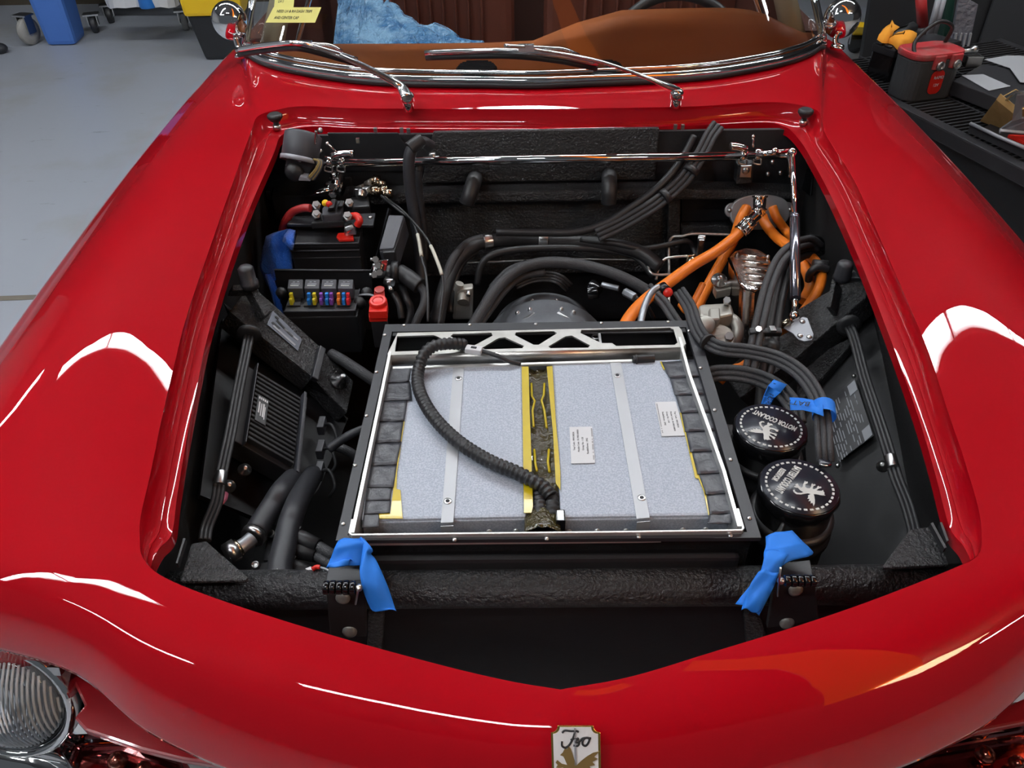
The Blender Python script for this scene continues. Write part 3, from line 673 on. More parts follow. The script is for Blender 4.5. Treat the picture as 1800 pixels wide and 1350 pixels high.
lamp(Py(1790, 1345, .50)+np.array([.03, 0, -.02]), (.05, -.93, .34), .085, 'round headlamp mostly cropped at the right')
def sig(L, z, lab, lensmat):
    c = zs(L, z)
    s = part('turn_signal', CHR, car, lambda m: m.slab(c, (0, 0, -.04)), .006, lab)
    ce = sum(c)/len(c)
    part('signal_lens', lensmat, s, lambda m: m.slab([ce+(p-ce)*.93+np.array([0, 0, .0]) for p in c], (0, 0, .03)), .010)
    part('signal_bulb', BRASS, s, lambda m: (m.sphere(ce+[.0, 0, .014], .012), m.sphere(ce+[.035, -.01, .012], .01)))
sig([(125, 1305), (215, 1300), (330, 1340), (350, 1400), (150, 1400), (112, 1340)], .56, 'rose tinted turn signal below the left headlamp', REDLENS)
sig([(1560, 1345), (1640, 1310), (1800, 1282), (1900, 1290), (1880, 1400), (1560, 1400)], .56, 'rose tinted turn signal at the lower right', REDLENS)
part('lamp_bucket', REDSH, car, lambda m: m.slab(zs([(40, 1130), (170, 1165), (235, 1215), (330, 1280), (420, 1350), (320, 1335), (250, 1318), (150, 1284), (130, 1262), (148, 1240), (120, 1180)], .64), (0, 0, -.012)), .003)
part('lamp_bucket', REDSH, car, lambda m: m.slab(zs([(1850, 1205), (1600, 1316), (1540, 1345), (1600, 1335), (1720, 1285), (1850, 1260)], .66), (0, 0, -.012)), .003)
part('bumper', CHR, car, lambda m: m.tube([Pz(-60, 1300, .50), Pz(40, 1325, .50), Pz(110, 1345, .50), Pz(180, 1420, .50)], .04, 16), 0, 'chrome bumper end under the left headlamp')
# ------------------------------------------------------------------ nose badge
Cn, On = body_rows[('C', 1)][-1], body_rows[('O', 1)][-1]
b0 = body_pt(Cn, On, (1, 0, 2.5, 1.), .45); b1 = body_pt(Cn, On, (1, 0, 2.5, 1.), .75)
dv = nrm(b1-b0); bn = nrm(np.cross([1, 0, 0], dv)); bn = bn if bn[1] < 0 else -bn
pb = b0+bn*.006
def Bd(u, v, k=0): return Pn(u, v, pb+bn*k, bn)
def octa(x0, x1, y0, y1, n, k):
    P = [(x0+n, y0), (x1-n, y0)]+[(x1-n+n*math.sin(a)*1.0-0*n, y0+n-n*math.cos(a)*1.0) for a in ()]
    # concave notched corners
    cr = lambda cx, cy, a0, a1: [(cx+n*math.cos(math.radians(a)), cy+n*math.sin(math.radians(a))) for a in np.linspace(a0, a1, 6)]
    P = cr(x0, y0, 90, 0)+cr(x1, y0, 180, 90)+[(x1+2, y1), (x0+4, y1)]
    return [Bd(u, v, k) for u, v in P]
bd = part('nose_badge', GOLD, car, lambda m: m.slab(octa(968, 1055, 1274, 1420, 12, 0), bn*.003), .0006, 'white and gold enamel badge on the nose')
part('badge_face', IVORY, bd, lambda m: m.slab(octa(972, 1051, 1278, 1416, 12, .003), bn*.0008))
rU = nrm(Bd(1050, 1300, .004)-Bd(975, 1300, .004)); uU = nrm(Bd(1012, 1285, .004)-Bd(1012, 1340, .004))
def stroke(L, w, k=.0039): return lambda m: m.ring(spline([Bd(u, v, k) for u, v in L], 5), w, 6, flat=(1, 1))
for L in ([(988, 1288), (993, 1284), (1003, 1285), (1014, 1285), (1017, 1287)], [(1011, 1286), (1007, 1298), (1001, 1309), (994, 1314), (988, 1311), (988, 1303)], [(1003, 1301), (1010, 1298), (1017, 1301)],
          [(1017, 1297), (1011, 1304), (1018, 1306), (1015, 1311), (1008, 1310)], [(1018, 1304), (1024, 1298), (1032, 1297), (1036, 1299), (1034, 1306), (1029, 1311), (1024, 1308), (1025, 1301), (1030, 1297), (1039, 1298)]):
    part('script_stroke', INK, bd, stroke(L, .0011))
part('badge_sword', GREY, bd, lambda m: m.slab([Bd(u, v, .0042) for u, v in ((1009, 1280), (1012, 1280), (1014, 1345), (1010, 1345))], bn*.0006))
griffin('badge_griffin', Bd(1016, 1362, .0042), rU, uU, .044, .058, GOLDD, bd, .0006)
# ================================================================== TRACTION BATTERY PACK
ZF = .80; X1 = np.array([1., 0, 0]); Y1 = np.array([0, 1., 0]); Z1 = np.array([0, 0, 1.])
pk = thing('battery_pack', 'large open battery pack with two grey modules in the middle of the engine bay', 'battery pack', (0, .85, .55))
FO = zs([(677, 570), (1222, 563), (1338, 945), (590, 950)], ZF); FI = zs([(689, 583), (1206, 575), (1313, 935), (611, 941)], ZF)
part('pack_flange', BSAT, pk, lambda m: m.slab(FO, (0, 0, -.006), holes=[FI]), 0)
for u, v in [(710, 572), (826, 571), (942, 570), (1057, 568), (1174, 566), (676, 589), (662, 654), (644, 731), (624, 818), (603, 921), (799, 949), (961, 947), (1123, 944), (1284, 942), (1211, 582), (1231, 647), (1256, 721), (1284, 808), (1317, 911)]:
    p = Pz(u, v, ZF); part('rivet', STEEL, pk, lambda m: m.lathe(p, (0, 0, 1), [(.0032, 0), (.0030, .0012), (.0018, .002), (.0004, .0023)], 10))
def boxwall(m):
    q = [FI[0]+[-.004, .004, 0], FI[1]+[.004, .004, 0], FI[2]+[.006, -.004, 0], FI[3]+[-.006, -.004, 0]]
    m.slab([p-[0, 0, .006] for p in q], (0, 0, -.20), holes=[[p+(np.array([0, .85, ZF])-p)*[.012, .012, 0]-[0, 0, .006] for p in q]])
part('pack_case', BGLO, pk, boxwall)
fl0, fl1 = FI[3], FI[2]
part('case_ridge', PLAS, pk, lambda m: m.slab([fl0+[.012, -.012, -.034], fl1+[-.004, -.012, -.034], fl1+[-.004, .03, -.034], fl0+[.012, .03, -.034]], (0, 0, -.14)), .006)
part('tray_floor', ALU, pk, lambda m: m.slab([p-[0, 0, .06] for p in FI], (0, 0, -.003)))
def lip(L, w, z=.805, h=-.055):
    P = zs(L, z); Q = []
    for i, p in enumerate(P):
        t = nrm(P[min(i+1, len(P)-1)]-P[max(i-1, 0)]); Q.append(p+np.cross(Z1, t)*w)
    return lambda m: m.slab(P+Q[::-1], (0, 0, h))
part('tray_side', ALUW, pk, lip([(683, 618), (668, 690), (650, 775), (632, 860), (616, 936)], .0045), 0, 'pale aluminium tray edge')
part('tray_side', ALUW, pk, lip([(1197, 592), (1214, 655), (1232, 705), (1243, 735), (1276, 828), (1303, 925)], -.0045), 0, 'pale aluminium tray edge')
part('tray_front_lip', ALUW, pk, lip([(617, 912), (612, 936), (618, 941), (800, 939), (1100, 936), (1305, 933), (1309, 928), (1299, 893)], .003, .806, -.02), .0008)
MODS = []
for lab, poly in (('left grey battery module', [(678, 641), (919, 638), (925, 908), (634, 914)]), ('right grey battery module', [(970, 637), (1236, 630), (1289, 905), (985, 909)])):
    MODS.append(part('battery_module', GALV, pk, lambda m: m.slab(zs(poly, .79), (0, 0, -.034)), .004, lab))
# bright front edges of the modules
for a, b in (((638, 915), (924, 909)), ((986, 910), (1284, 906))):
    p, q = Pz(*a, .786), Pz(*b, .786); part('module_front_rail', GALV, pk, lambda m: m.slab([p+[0, -.004, 0], q+[0, -.004, 0], q+[0, .002, 0], p+[0, .002, 0]], (0, 0, -.030)), .002)
part('rail_rivet', ALUW, pk, lambda m: [m.sphere(Pz(u, v, .765), .004, (1, .6, 1), 8) for u, v in ((660, 936), (712, 935), (860, 934), (907, 933), (1000, 934), (1050, 933), (1100, 933), (1200, 931), (1240, 930))], kind='stuff')
for i, (a, b, c, d, fa, fb) in enumerate((((797, 642), (816, 642), (797, 919), (775, 920), (797, 934), (776, 935)), ((1072, 637), (1091, 636), (1142, 911), (1119, 913), (1143, 927), (1121, 928)))):
    st = part('module_strap', STRAP, MODS[i], lambda m: (m.slab(zs([a, b, c, d], .7905), (0, 0, .0012)), m.slab([Pz(*d, .7915)+[0, -.005, 0], Pz(*c, .7915)+[0, -.005, 0], Pz(*c, .7915)+[0, -.005, -.022], Pz(*d, .7915)+[0, -.005, -.022]], (0, .001, 0))))
for i, (u, v) in enumerate(((806, 665), (787, 881), (1085, 660), (1128, 875))):
    p = Pz(u, v, .7918); part('strap_boss', STEEL, MODS[i//2], lambda m: m.lathe(p, (0, 0, 1), [(.0055, 0), (.0052, .0006), (.0036, .0008)], 16)); part('strap_hole', INK, MODS[i//2], lambda m: m.cyl(p+[0, 0, .0002], p+[0, 0, .0012], .0028, seg=12))
# truss bracket over the rear of the pack
ZT = .803
HOLES = [[(698, 591), (762, 589), (770, 592), (806, 610), (802, 614), (694, 618)], [(796, 587), (864, 585), (866, 590), (832, 608), (822, 608), (792, 591)], [(848, 611), (877, 594), (888, 593), (921, 608), (918, 612), (852, 614)],
         [(907, 584), (974, 582), (979, 586), (947, 606), (938, 606), (905, 589)], [(964, 609), (994, 591), (1006, 590), (1037, 607), (1034, 611), (968, 612)], [(1022, 580), (1178, 576), (1184, 579), (1191, 602), (1186, 606), (1083, 608), (1076, 603), (1057, 603), (1020, 585)]]
def truss(m): m.slab(zs([(699, 585), (1193, 574), (1198, 580), (1206, 604), (1200, 610), (687, 624), (681, 622)], ZT), (0, 0, -.003), holes=[zs(h, ZT) for h in HOLES])
tb = part('truss_bracket', ALU, pk, truss, 0, 'brushed aluminium bracket with triangular cutouts')
def roll(m):
    a, b = Pz(684, 622, ZT), Pz(1205, 607, ZT)
    prof = [(0, 0)]+[(-.009*math.sin(t), -.009+.009*math.cos(t)) for t in np.linspace(.2, math.pi/2, 6)]+[(-.010, -.024)]
    m.grid([[a+np.array([0, y, z]), b+np.array([0, y, z])] for y, z in prof], (0, .002, -.001))
part('bracket_front_bend', ALU, tb, roll)
part('bracket_web', STEEL, tb, lambda m: (m.slab(zs([(1051, 582), (1055, 582), (1058, 604), (1054, 604)], ZT-.004), (0, 0, -.03)), m.ring([Pz(1047, 592, .79)+np.array([math.cos(a), math.sin(a), 0])*.006 for a in np.linspace(0, 6.2, 14)], .0015, 6)))
part('bay_shelf_under_bracket', ALU, tb, lambda m: m.slab(zs([(690, 590), (1200, 578), (1203, 592), (690, 605)], .765), (0, 0, -.004)), 0, 'dull metal seen through the bracket cutouts')
part('rear_gasket', BMAT, pk, lambda m: m.slab([FI[0]+[.002, -.002, -.001], FI[1]+[-.002, -.002, -.001], FI[1]+[-.002, -.012, -.001], FI[0]+[.002, -.010, -.001]], (0, 0, -.002)))
part('rear_busbar_edge', ALUW, pk, lambda m: m.slab([Pz(690, 644, .793), Pz(1112, 631, .793), Pz(1112, 635, .793), Pz(690, 648, .793)], (0, 0, -.004)), .001)
part('rear_plug', PLAS, pk, lambda m: (m.cyl(Pz(1112, 632, .793), Pz(1150, 630, .793), .007), m.cyl(Pz(1117, 632, .793), Pz(1120, 632, .793), .0085)), .001)
# black cloth tape strips
LT = [((688, 643), (724, 641), (719, 672), (680, 674)), ((681, 672), (721, 671), (724, 704), (674, 706)), ((674, 704), (716, 704), (711, 741), (667, 742)), ((667, 739), (710, 739), (704, 778), (660, 780)), ((660, 777), (706, 777), (697, 818), (653, 820)),
      ((653, 816), (698, 816), (692, 858), (646, 858)), ((646, 854), (689, 856), (686, 880), (643, 881)), ((643, 877), (687, 879), (685, 903), (640, 905)), ((640, 902), (666, 903), (667, 927), (636, 929))]
RT = [((1163, 637), (1236, 631), (1243, 663), (1176, 665)), ((1177, 663), (1242, 661), (1249, 694), (1186, 696)), ((1187, 693), (1249, 691), (1256, 725), (1197, 727)), ((1197, 724), (1255, 722), (1263, 758), (1204, 760)), ((1205, 757), (1262, 755), (1270, 793), (1213, 796)),
      ((1215, 792), (1269, 790), (1277, 832), (1226, 835)), ((1227, 831), (1276, 829), (1283, 868), (1241, 871)), ((1241, 867), (1283, 865), (1290, 903), (1247, 906)), ((1247, 902), (1290, 900), (1284, 922), (1243, 922))]
def strip(q, z0, z1):
    P = [np.array([*Pz(*q[i], .7915)[:2], 0]) for i in range(4)]; G = []
    for a in np.linspace(0, 1, 7):
        row = []
        for b in np.linspace(0, 1, 8):
            p = (P[0]*(1-b)+P[1]*b)*(1-a)+(P[3]*(1-b)+P[2]*b)*a
            p[2] = z0+(z1-z0)*a+.0007*math.sin(9*b+q[0][1])*math.sin(7*a+q[0][0])*(.4+a)+(.0004 if a > .9 else 0); row.append(p)
        G.append(row)
    return lambda m: m.grid(G, (0, 0, -.0012))
for L, md in ((LT, MODS[0]), (RT, MODS[1])):
    for i, q in enumerate(L): part('cloth_tape_strip', FOIL, md, strip(q, .7922, .7932))
for q in ([(706, 741), (711, 741), (698, 830), (697, 860), (704, 862), (708, 912), (667, 912), (666, 903), (686, 903), (692, 856)], ):
    part('amber_tape', KAP, MODS[0], lambda m: m.slab(zs(q, .7912), (0, 0, .0007)))
for q in ([(1160, 636), (1164, 636), (1170, 650), (1166, 650)], [(1195, 726), (1199, 726), (1207, 760), (1202, 760)], [(1203, 760), (1207, 760), (1245, 870), (1240, 872), (1228, 842), (1222, 840)], [(1237, 866), (1242, 866), (1250, 905), (1245, 906)]):
    part('amber_tape', KAP, MODS[1], lambda m: m.slab(zs(q, .7912), (0, 0, .0007)))
# centre channel with amber film
part('channel_floor', VOID, pk, lambda m: m.slab(zs([(919, 642), (970, 640), (986, 915), (925, 918)], .762), (0, 0, -.003)))
cen = np.array([[Pz(917+.018*(v-645), v, .787), Pz(970+.055*(v-645), v, .787)] for v in np.linspace(645, 935, 40)])
def film(m):
    G = []
    for i, (a, b) in enumerate(cen):
        r = []
        for j, t in enumerate(np.linspace(0, 1, 12)):
            p = a*(1-t)+b*t; w = math.sin(math.pi*t); bl = max(0, (i-24)/15)
            p = p+[0, 0, -.006*w*(1-bl)+bl*.010*w+.0016*math.sin(i*1.9+j*2.3)*w+.0014*math.sin(i*.7-j*1.7)*w]; r.append(p)
        G.append(r)
    m.grid(G, (0, 0, -.0008))
part('amber_film', KAPD, pk, film, 0, 'crinkled dark amber film')
part('amber_tape', KAP, pk, lambda m: m.slab(zs([(917, 645), (929, 645), (931, 720), (934, 800), (935, 838), (920, 840), (919, 760)], .7915), (0, 0, .0008)))
part('amber_tape', KAP, pk, lambda m: m.slab(zs([(961, 645), (971, 644), (977, 740), (985, 830), (985, 862), (977, 850), (972, 760)], .7915), (0, 0, .0008)))
part('amber_tape', KAP, pk, lambda m: m.slab(zs([(920, 838), (935, 838), (937, 890), (934, 902), (921, 902)], .7925), (0, 0, .0008)))
for L in ([(934, 674), (935, 696), (940, 705), (936, 722), (938, 750)], [(957, 674), (956, 694), (952, 704), (957, 722), (961, 752)], [(939, 790), (941, 815), (944, 828)], [(965, 790), (963, 812), (966, 830)]):
    part('amber_tape_edge', KAP, pk, lambda m: m.ring(zs(L, .7875), .0017, 6))
part('channel_connector', BGLO, pk, lambda m: (m.box(Pz(985, 915, .785), (.012, .02, .02)), m.cyl(Pz(975, 922, .776), Pz(990, 922, .776), .008)), .002)
for x, r in ((948, .010), (969, .010)):
    P = spline([Pz(x, 868, .784), Pz(x+1, 895, .785), Pz(x+2, 925, .775)], 14); R = [r*(1.0 if (i//2) % 2 else .86) for i in range(len(P))]
    part('channel_tube', PLAS if x < 960 else BMAT, pk, lambda m: m.ring(P, R, 12))
# white labels
def label(q, rt, lines, i):
    P = zs(q, .7912); lb = part('paper_label', WHT, MODS[i], lambda m: m.slab(P, (0, 0, .0004)))
    o = sum(P)/4
    ex = (P[3]-P[0]) if rt < 0 else (P[3]-P[0])
    return lb, P
lb, P = label([(1001, 751), (1041, 750), (1046, 814), (1004, 815)], 1, 0, 1)
def lab_text(lb, P, flip, rows):
    # flip False: reads towards the windshield; True: reads towards the nose
    top = P[0]; along = (P[0]-P[3]) if not flip else (P[3]-P[0]); across = (P[1]-P[0])
    L = np.linalg.norm(along); A = np.linalg.norm(across)
    base = P[3] if not flip else P[1]
    upv = -across if not flip else across
    for k, (s, off, sz) in enumerate(rows):
        o = base+(across if not flip else -across)*(.16+.19*k)+along*off+[0, 0, .0005]
        text('label_text', s, sz, o, along, upv, INK, lb, .0002, 'LEFT')
ROWS = [('Tray Code : MM15003A', .34, .0038), ('Module Code : B1.MRD.00850', .30, .0036), ('Group No : 1-20', .34, .0038), ('Parallel/Series : 2P6S', .24, .0038)]
lab_text(lb, P, False, ROWS)
lb2, P2 = label([(1151, 707), (1188, 706), (1204, 766), (1163, 767)], 1, 0, 1)
lab_text(lb2, P2, True, [(a.replace('1-20', '1-42'), .30, c*.92) for a, b, c in ROWS])
for l_, p_, u in ((lb, P, 0), (lb2, P2, 1)):
    al = (p_[0]-p_[3]); ac = p_[1]-p_[0]
    for k in range(30):
        o = p_[3]+ac*((.93 if u == 0 else .05))+al*(.06+.03*k)+[0, 0, .0005]
        if random.random() < .8: part('label_tick', INK, l_, lambda m: m.slab([o, o+al*.012, o+al*.012+ac*.05, o+ac*.05], (0, 0, .0001)))
# corrugated conduit lying across the pack
def corr(path, r, pitch=.0019, sub=30):
    S = spline(path, sub); d = np.cumsum([0]+[np.linalg.norm(S[i+1]-S[i]) for i in range(len(S)-1)])
    n = int(d[-1]/pitch); t = np.linspace(0, d[-1], n); A = np.array(S); P = np.stack([np.interp(t, d, A[:, k]) for k in range(3)], 1)
    return P, [r*(1.0 if (i//2) % 2 else .84) for i in range(n)]
CP = [Pz(u, v, z) for u, v, z in [(818, 606, .812), (792, 604, .822), (764, 608, .824), (746, 622, .818), (737, 645, .806), (734, 668, .802), (739, 692, .802), (756, 724, .802), (783, 756, .802), (818, 785, .802), (862, 811, .802), (905, 829, .802), (937, 845, .801), (955, 856, .797), (968, 872, .792)]]
cp, cr = corr(CP, .0098)
cd_ = part('corrugated_conduit', PLAS, None, lambda m: m.ring(cp, cr, 14)); tag(cd_, 'black corrugated conduit curving across the left grey battery module', 'conduit')
cw = thing('sensor_lead', 'thin black lead with white clip lying over the aluminium truss bracket', 'cable', Pz(835, 615, ZT))
part('lead_wire', RUB, cw, lambda m: m.tube([Pz(u, v, z) for u, v, z in [(775, 612, .812), (800, 610, .812), (825, 613, .811), (850, 618, .809), (875, 626, .806), (895, 635, .799), (915, 640, .793)]], .0035, 8))
ca, cb = Pz(819, 613, .812), Pz(847, 617, .812)
part('white_clip', WPL, cw, lambda m: m.box((ca+cb)/2, (np.linalg.norm(cb-ca), .013, .009), rot_axes((0, 0, 1), cb-ca)), .0015)
part('clip_window', BMAT, cw, lambda m: m.box((ca+cb)/2+[0, 0, .0045], (.009, .005, .0008), rot_axes((0, 0, 1), cb-ca)))
# ================================================================== ENGINE BAY FITTINGS
def pt(t): return Py(t[0], t[1], t[3]) if len(t) == 4 else Pz(*t)
def pts(L): return [pt(t) for t in L]
def cable(name, label, L, wpx, mat, cat='cable', group=None, seg=12, bands=(), bmat=None):
    P = pts(L); r = px2m(P[len(P)//2], wpx/2)
    o = part(name, mat, None, lambda m: m.ring(spline(P, 7), r, seg)); tag(o, label, cat, group)
    for i, (k, w) in enumerate(bands):
        S = spline(P, 7); j = int(k*(len(S)-1)); d = nrm(S[min(j+1, len(S)-1)]-S[j-1])
        part('hose_band', bmat or STEEL, o, lambda m: m.cyl(S[j]-d*w/2, S[j]+d*w/2, r*1.15, seg=20), .0008)
    return o
def strands(name, label, L, wpx, mat, n, gap, cat='hose', bands=(), bmat=None):
    """a flat bundle of n parallel sleeves as one thing"""
    P = pts(L); S = spline(P, 7); r = px2m(P[len(P)//2], wpx/2); t = thing(name, label, cat, P[0])
    for k in range(n):
        off = (k-(n-1)/2)*gap; Q = []
        for i, p in enumerate(S):
            d = nrm(S[min(i+1, len(S)-1)]-S[max(i-1, 0)]); w = nrm(np.cross(d, nrm(CAM-p))); Q.append(p+w*off*2*r)
        part('sleeve', mat, t, lambda m: m.ring(Q, r*1.03, 10))
    for kk, wd in bands:
        j = int(kk*(len(S)-1)); d = nrm(S[min(j+1, len(S)-1)]-S[j-1]); w = np.cross(d, nrm(CAM-S[j]))
        part('bundle_band', bmat or RUB, t, lambda m: m.ring([S[j]-d*wd/2, S[j]+d*wd/2], r*(n*.95+.35), 20, flat=(1, 1)))
    return t
# ---- hoses down the firewall
cable('heater_hose', 'thick grey rubber heater hose bent down the firewall', [(758, 258, 0, 1.60), (742, 250, 0, 1.585), (726, 258, 0, 1.57), (719, 282, 0, 1.56), (720, 320, 0, 1.55), (727, 370, 0, 1.54), (737, 430, 0, 1.52), (742, 500, 0, 1.48)], 21, RUBG, 'hose', bands=((.26, .035),), bmat=RUB)
cable('heater_hose', 'thinner rubber heater hose beside the thick one on the firewall', [(748, 282, 0, 1.61), (738, 288, 0, 1.60), (736, 310, 0, 1.59), (739, 350, 0, 1.585), (746, 410, 0, 1.57), (748, 460, 0, 1.55)], 13, RUBG, 'hose', bands=((.28, .02),), bmat=RUB)
hf = thing('hose_fitting', 'small steel fitting above the thin heater hose', 'fitting', Py(755, 275, 1.61))
part('fitting_body', STEEL, hf, lambda m: (m.cyl(Py(744, 279, 1.61), Py(772, 277, 1.61), .004), m.cyl(Py(756, 276, 1.61), Py(766, 275, 1.61), .010, seg=6)))
cable('wiring_loom', 'rubber covered loom running diagonally down the right of the firewall', [(1220, 240, 0, 1.655), (1206, 268, 0, 1.63), (1186, 298, 0, 1.60), (1150, 336, 0, 1.57), (1108, 366, 0, 1.55), (1062, 394, 0, 1.53), (1012, 408, 0, 1.52), (950, 409, 0, 1.52), (872, 408, 0, 1.52)], 14, RUB)
lb_ = strands('braided_loom', 'braided black loom from the cowl down across the firewall', [(1262, 220, 0, 1.655), (1248, 240, 0, 1.63), (1230, 275, 0, 1.60), (1200, 318, 0, 1.57), (1155, 356, 0, 1.54), (1100, 390, 0, 1.53), (1050, 414, 0, 1.51)], 9, BRAID, 3, .9, 'cable', bands=((.62, .012), (.45, .012)))
cable('trunk_hose', 'thick black trunk with two steel bands along the firewall foot', [(768, 570, .60), (778, 520, .64), (797, 468, .67), (826, 436, .69), (856, 424, .69), (905, 421, .69), (956, 424, .69), (1010, 426, .69), (1070, 430, .69), (1125, 444, .68), (1160, 470, .66)], 25, RUB, 'hose', bands=((.40, .020), (.60, .020)))
cable('lower_hose', 'slim black hose under the steel banded trunk', [(838, 500, .62), (846, 466, .66), (865, 448, .68), (905, 439, .685), (960, 436, .685), (1010, 436, .685), (1070, 440, .68), (1118, 452, .67), (1148, 485, .64)], 12, RUB, 'hose')
cable('upper_hose', 'slim black hose rising to the right of the trunk', [(1020, 422, .70), (1080, 428, .70), (1125, 437, .69), (1165, 432, .68), (1205, 424, .68), (1218, 436, .66), (1226, 460, .64)], 10, RUB, 'hose')
cable('left_loom', 'black loom falling beside the trunk on its left', [(850, 418, .70), (822, 428, .70), (800, 450, .69), (786, 480, .67), (776, 520, .64), (762, 560, .60)], 16, BRAID)
cable('left_loom', 'dark loom nearest the white sleeved leads', [(836, 440, .68), (812, 462, .67), (797, 500, .64), (790, 550, .60)], 14, RUB)
for i, (L, w, nm) in enumerate((([(828, 578, .62), (848, 545, .64), (872, 508, .665), (905, 478, .68), (945, 463, .685), (995, 462, .685), (1050, 472, .68), (1100, 490, .67), (1142, 514, .65), (1170, 535, .63)], 20, 'thick braided sleeve arching over the motor'),
                          ([(840, 575, .61), (865, 540, .63), (888, 510, .65), (918, 486, .66), (958, 478, .665)], 13, 'braided sleeve just under the arching thick sleeve'),
                          ([(850, 530, .63), (868, 500, .65), (892, 475, .67), (925, 460, .675)], 9, 'thin braided lead above the arching sleeve'),
                          ([(862, 505, .64), (882, 484, .66), (908, 469, .67), (938, 462, .67)], 9, 'thin braided lead next to the arching sleeve'))):
    cable('braided_sleeve', nm, L, w, BRAID)
strands('motor_leads', 'flat bundle of black leads across the top of the motor', [(905, 500, .645), (935, 488, .65), (965, 486, .65), (985, 492, .645), (1000, 505, .62)], 5, BRAID, 4, .95, 'cable')
cable('fuel_line', 'thin pale metal line along the foot of the firewall', [(790, 463, .655), (850, 461, .655), (910, 458, .655), (1000, 455, .655), (1060, 456, .655), (1150, 458, .655)], 3.5, STEEL, 'pipe')
# ---- motor
mc = np.array([.012, 1.385, .490])
mt = thing('electric_motor', 'grey round electric motor behind the battery pack', 'motor', mc-[0, 0, .16])
part('motor_body', CASTG, mt, lambda m: m.lathe(mc, (0, -1, 0), [(.105, -.09), (.118, -.085), (.118, -.035), (.116, -.03), (.138, -.028), (.141, -.02), (.141, .02), (.146, .03), (.150, .10), (.150, .14), (.11, .15)], 64), 0)
part('motor_rib', GREY, mt, lambda m: m.slab([mc+[-.016, .03, .118], mc+[.016, .03, .118], mc+[.020, -.12, .152], mc+[-.020, -.12, .152]], (0, 0, .006)), .002)
for a in (-24, -13, 13, 24):
    for y_, r_ in ((.055, .119), (-.01, .142)):
        if abs(a) == 24 and y_ > 0: continue
        p = mc+np.array([math.sin(math.radians(a))*r_, y_, math.cos(math.radians(a))*r_]); part('motor_bolt', STEEL, mt, lambda m: m.sphere(p, .0055, seg=10))
for s in (-1, 1): part('motor_window', STEEL, mt, lambda m: m.slab([mc+[s*.022, -.035, .1425], mc+[s*.036, -.045, .1400], mc+[s*.048, -.045, .1365], mc+[s*.026, -.030, .1425]], (0, 0, .003)))
for s in (-1, 1):
    p = mc+np.array([s*.078, -.085, .128]); part('motor_lug', CASTG, mt, lambda m: m.sphere(p, .018, (1.6, .7, .5), 14))
for lab, c, u, v, w, h in (('cast metal housing left of the motor', CAST, 815, 525, 42, 66),):
    p = Pz(u, v, .63); k = px2m(p)
    t = thing('gear_housing', lab, 'casting', p-[0, 0, .06])
    part('housing_body', CAST, t, lambda m: m.hexa([p+np.array(q)*k for q in [(-22, -8, -40), (14, -8, -40), (14, 12, -40), (-22, 12, -40)]], [p+np.array(q)*k for q in [(-14, -8, 22), (18, -8, 26), (18, 12, 26), (-14, 12, 22)]]), .006)
    part('housing_boss', CAST, t, lambda m: (m.cyl(p+[0, -.02, .004], p+[.0, -.004, .012], .012), m.cyl(p+[-.012, 0, .02], p+[-.006, .0, .038], .009)), .001)
    part('housing_bolt', STEEL, t, lambda m: m.cyl(p+[.012, -.02, .02], p+[.012, -.006, .024], .005, seg=6))
fi = thing('hose_end', 'black and silver threaded hose end right of the motor', 'fitting', Pz(1060, 515, .65))
part('end_collar', BGLO, fi, lambda m: (m.cyl(Pz(1040, 500, .655), Pz(1052, 512, .652), .012), m.cyl(Pz(1034, 515, .645), Pz(1052, 512, .65), .014)), .001)
part('end_body', CASTG, fi, lambda m: (m.cyl(Pz(1058, 500, .655), Pz(1088, 507, .655), .006), m.cyl(Pz(1098, 513, .655), Pz(1116, 523, .655), .009, seg=6)), .001)
cable('thin_lead', 'thin black lead dropping from the threaded hose end', [(1116, 523, .655), (1135, 535, .64), (1150, 560, .60)], 8, RUB)
# ---- hard line with red cap
cable('hard_line', 'bent grey metal pipe with red end cap by the orange cable', [(1124, 580, .78), (1131, 545, .79), (1143, 517, .80), (1157, 505, .805), (1166, 506, .805)], 12, CASTG, 'pipe')
rc = thing('pipe_cap', 'small bright red cap on the bent grey pipe', 'cap', Pz(1172, 513, .80))
part('cap_cup', REDP, rc, lambda m: m.lathe(Pz(1174, 514, .803), nrm(CAM-Pz(1174, 514, .803)), [(.0075, -.008), (.0085, 0), (.0075, .003), (.001, .0035)], 18))
part('cap_seat', BGLO, rc, lambda m: m.cyl(Pz(1163, 503, .805), Pz(1172, 512, .803), .009))
# ---- steel brake pipes
for i, (L, lab) in enumerate((([(1176, 540, .60), (1176, 470, .64), (1176, 432, .67), (1182, 417, .68), (1200, 415, .685), (1222, 411, .69), (1290, 413, .69)], 'longest bright brake pipe, with a square bend by the firewall rib'), ([(1153, 492, .63), (1158, 470, .65), (1168, 456, .66), (1185, 452, .665), (1216, 450, .665)], 'curved bright brake pipe ending at the brass tee'), ([(1139, 466, .66), (1143, 478, .655), (1156, 483, .65), (1200, 481, .65)], 'short bright brake pipe under the curved one'))):
    cable('brake_pipe', lab, L, 5, ALUW, 'pipe', 'brake pipes')
te = thing('brake_tee', 'small steel brake tee fitting between the bright pipes and orange cable', 'fitting', Pz(1230, 440, .66))
part('tee_body', STEEL, te, lambda m: (m.box(Pz(1231, 434, .672), (.012, .012, .04)), m.cyl(Pz(1227, 418, .69), Pz(1240, 420, .69), .008)), .0015)
part('tee_nut', BRASS, te, lambda m: (m.cyl(Pz(1208, 452, .665), Pz(1222, 450, .665), .006, seg=6), m.sphere(Pz(1215, 460, .66), .012)), .001)
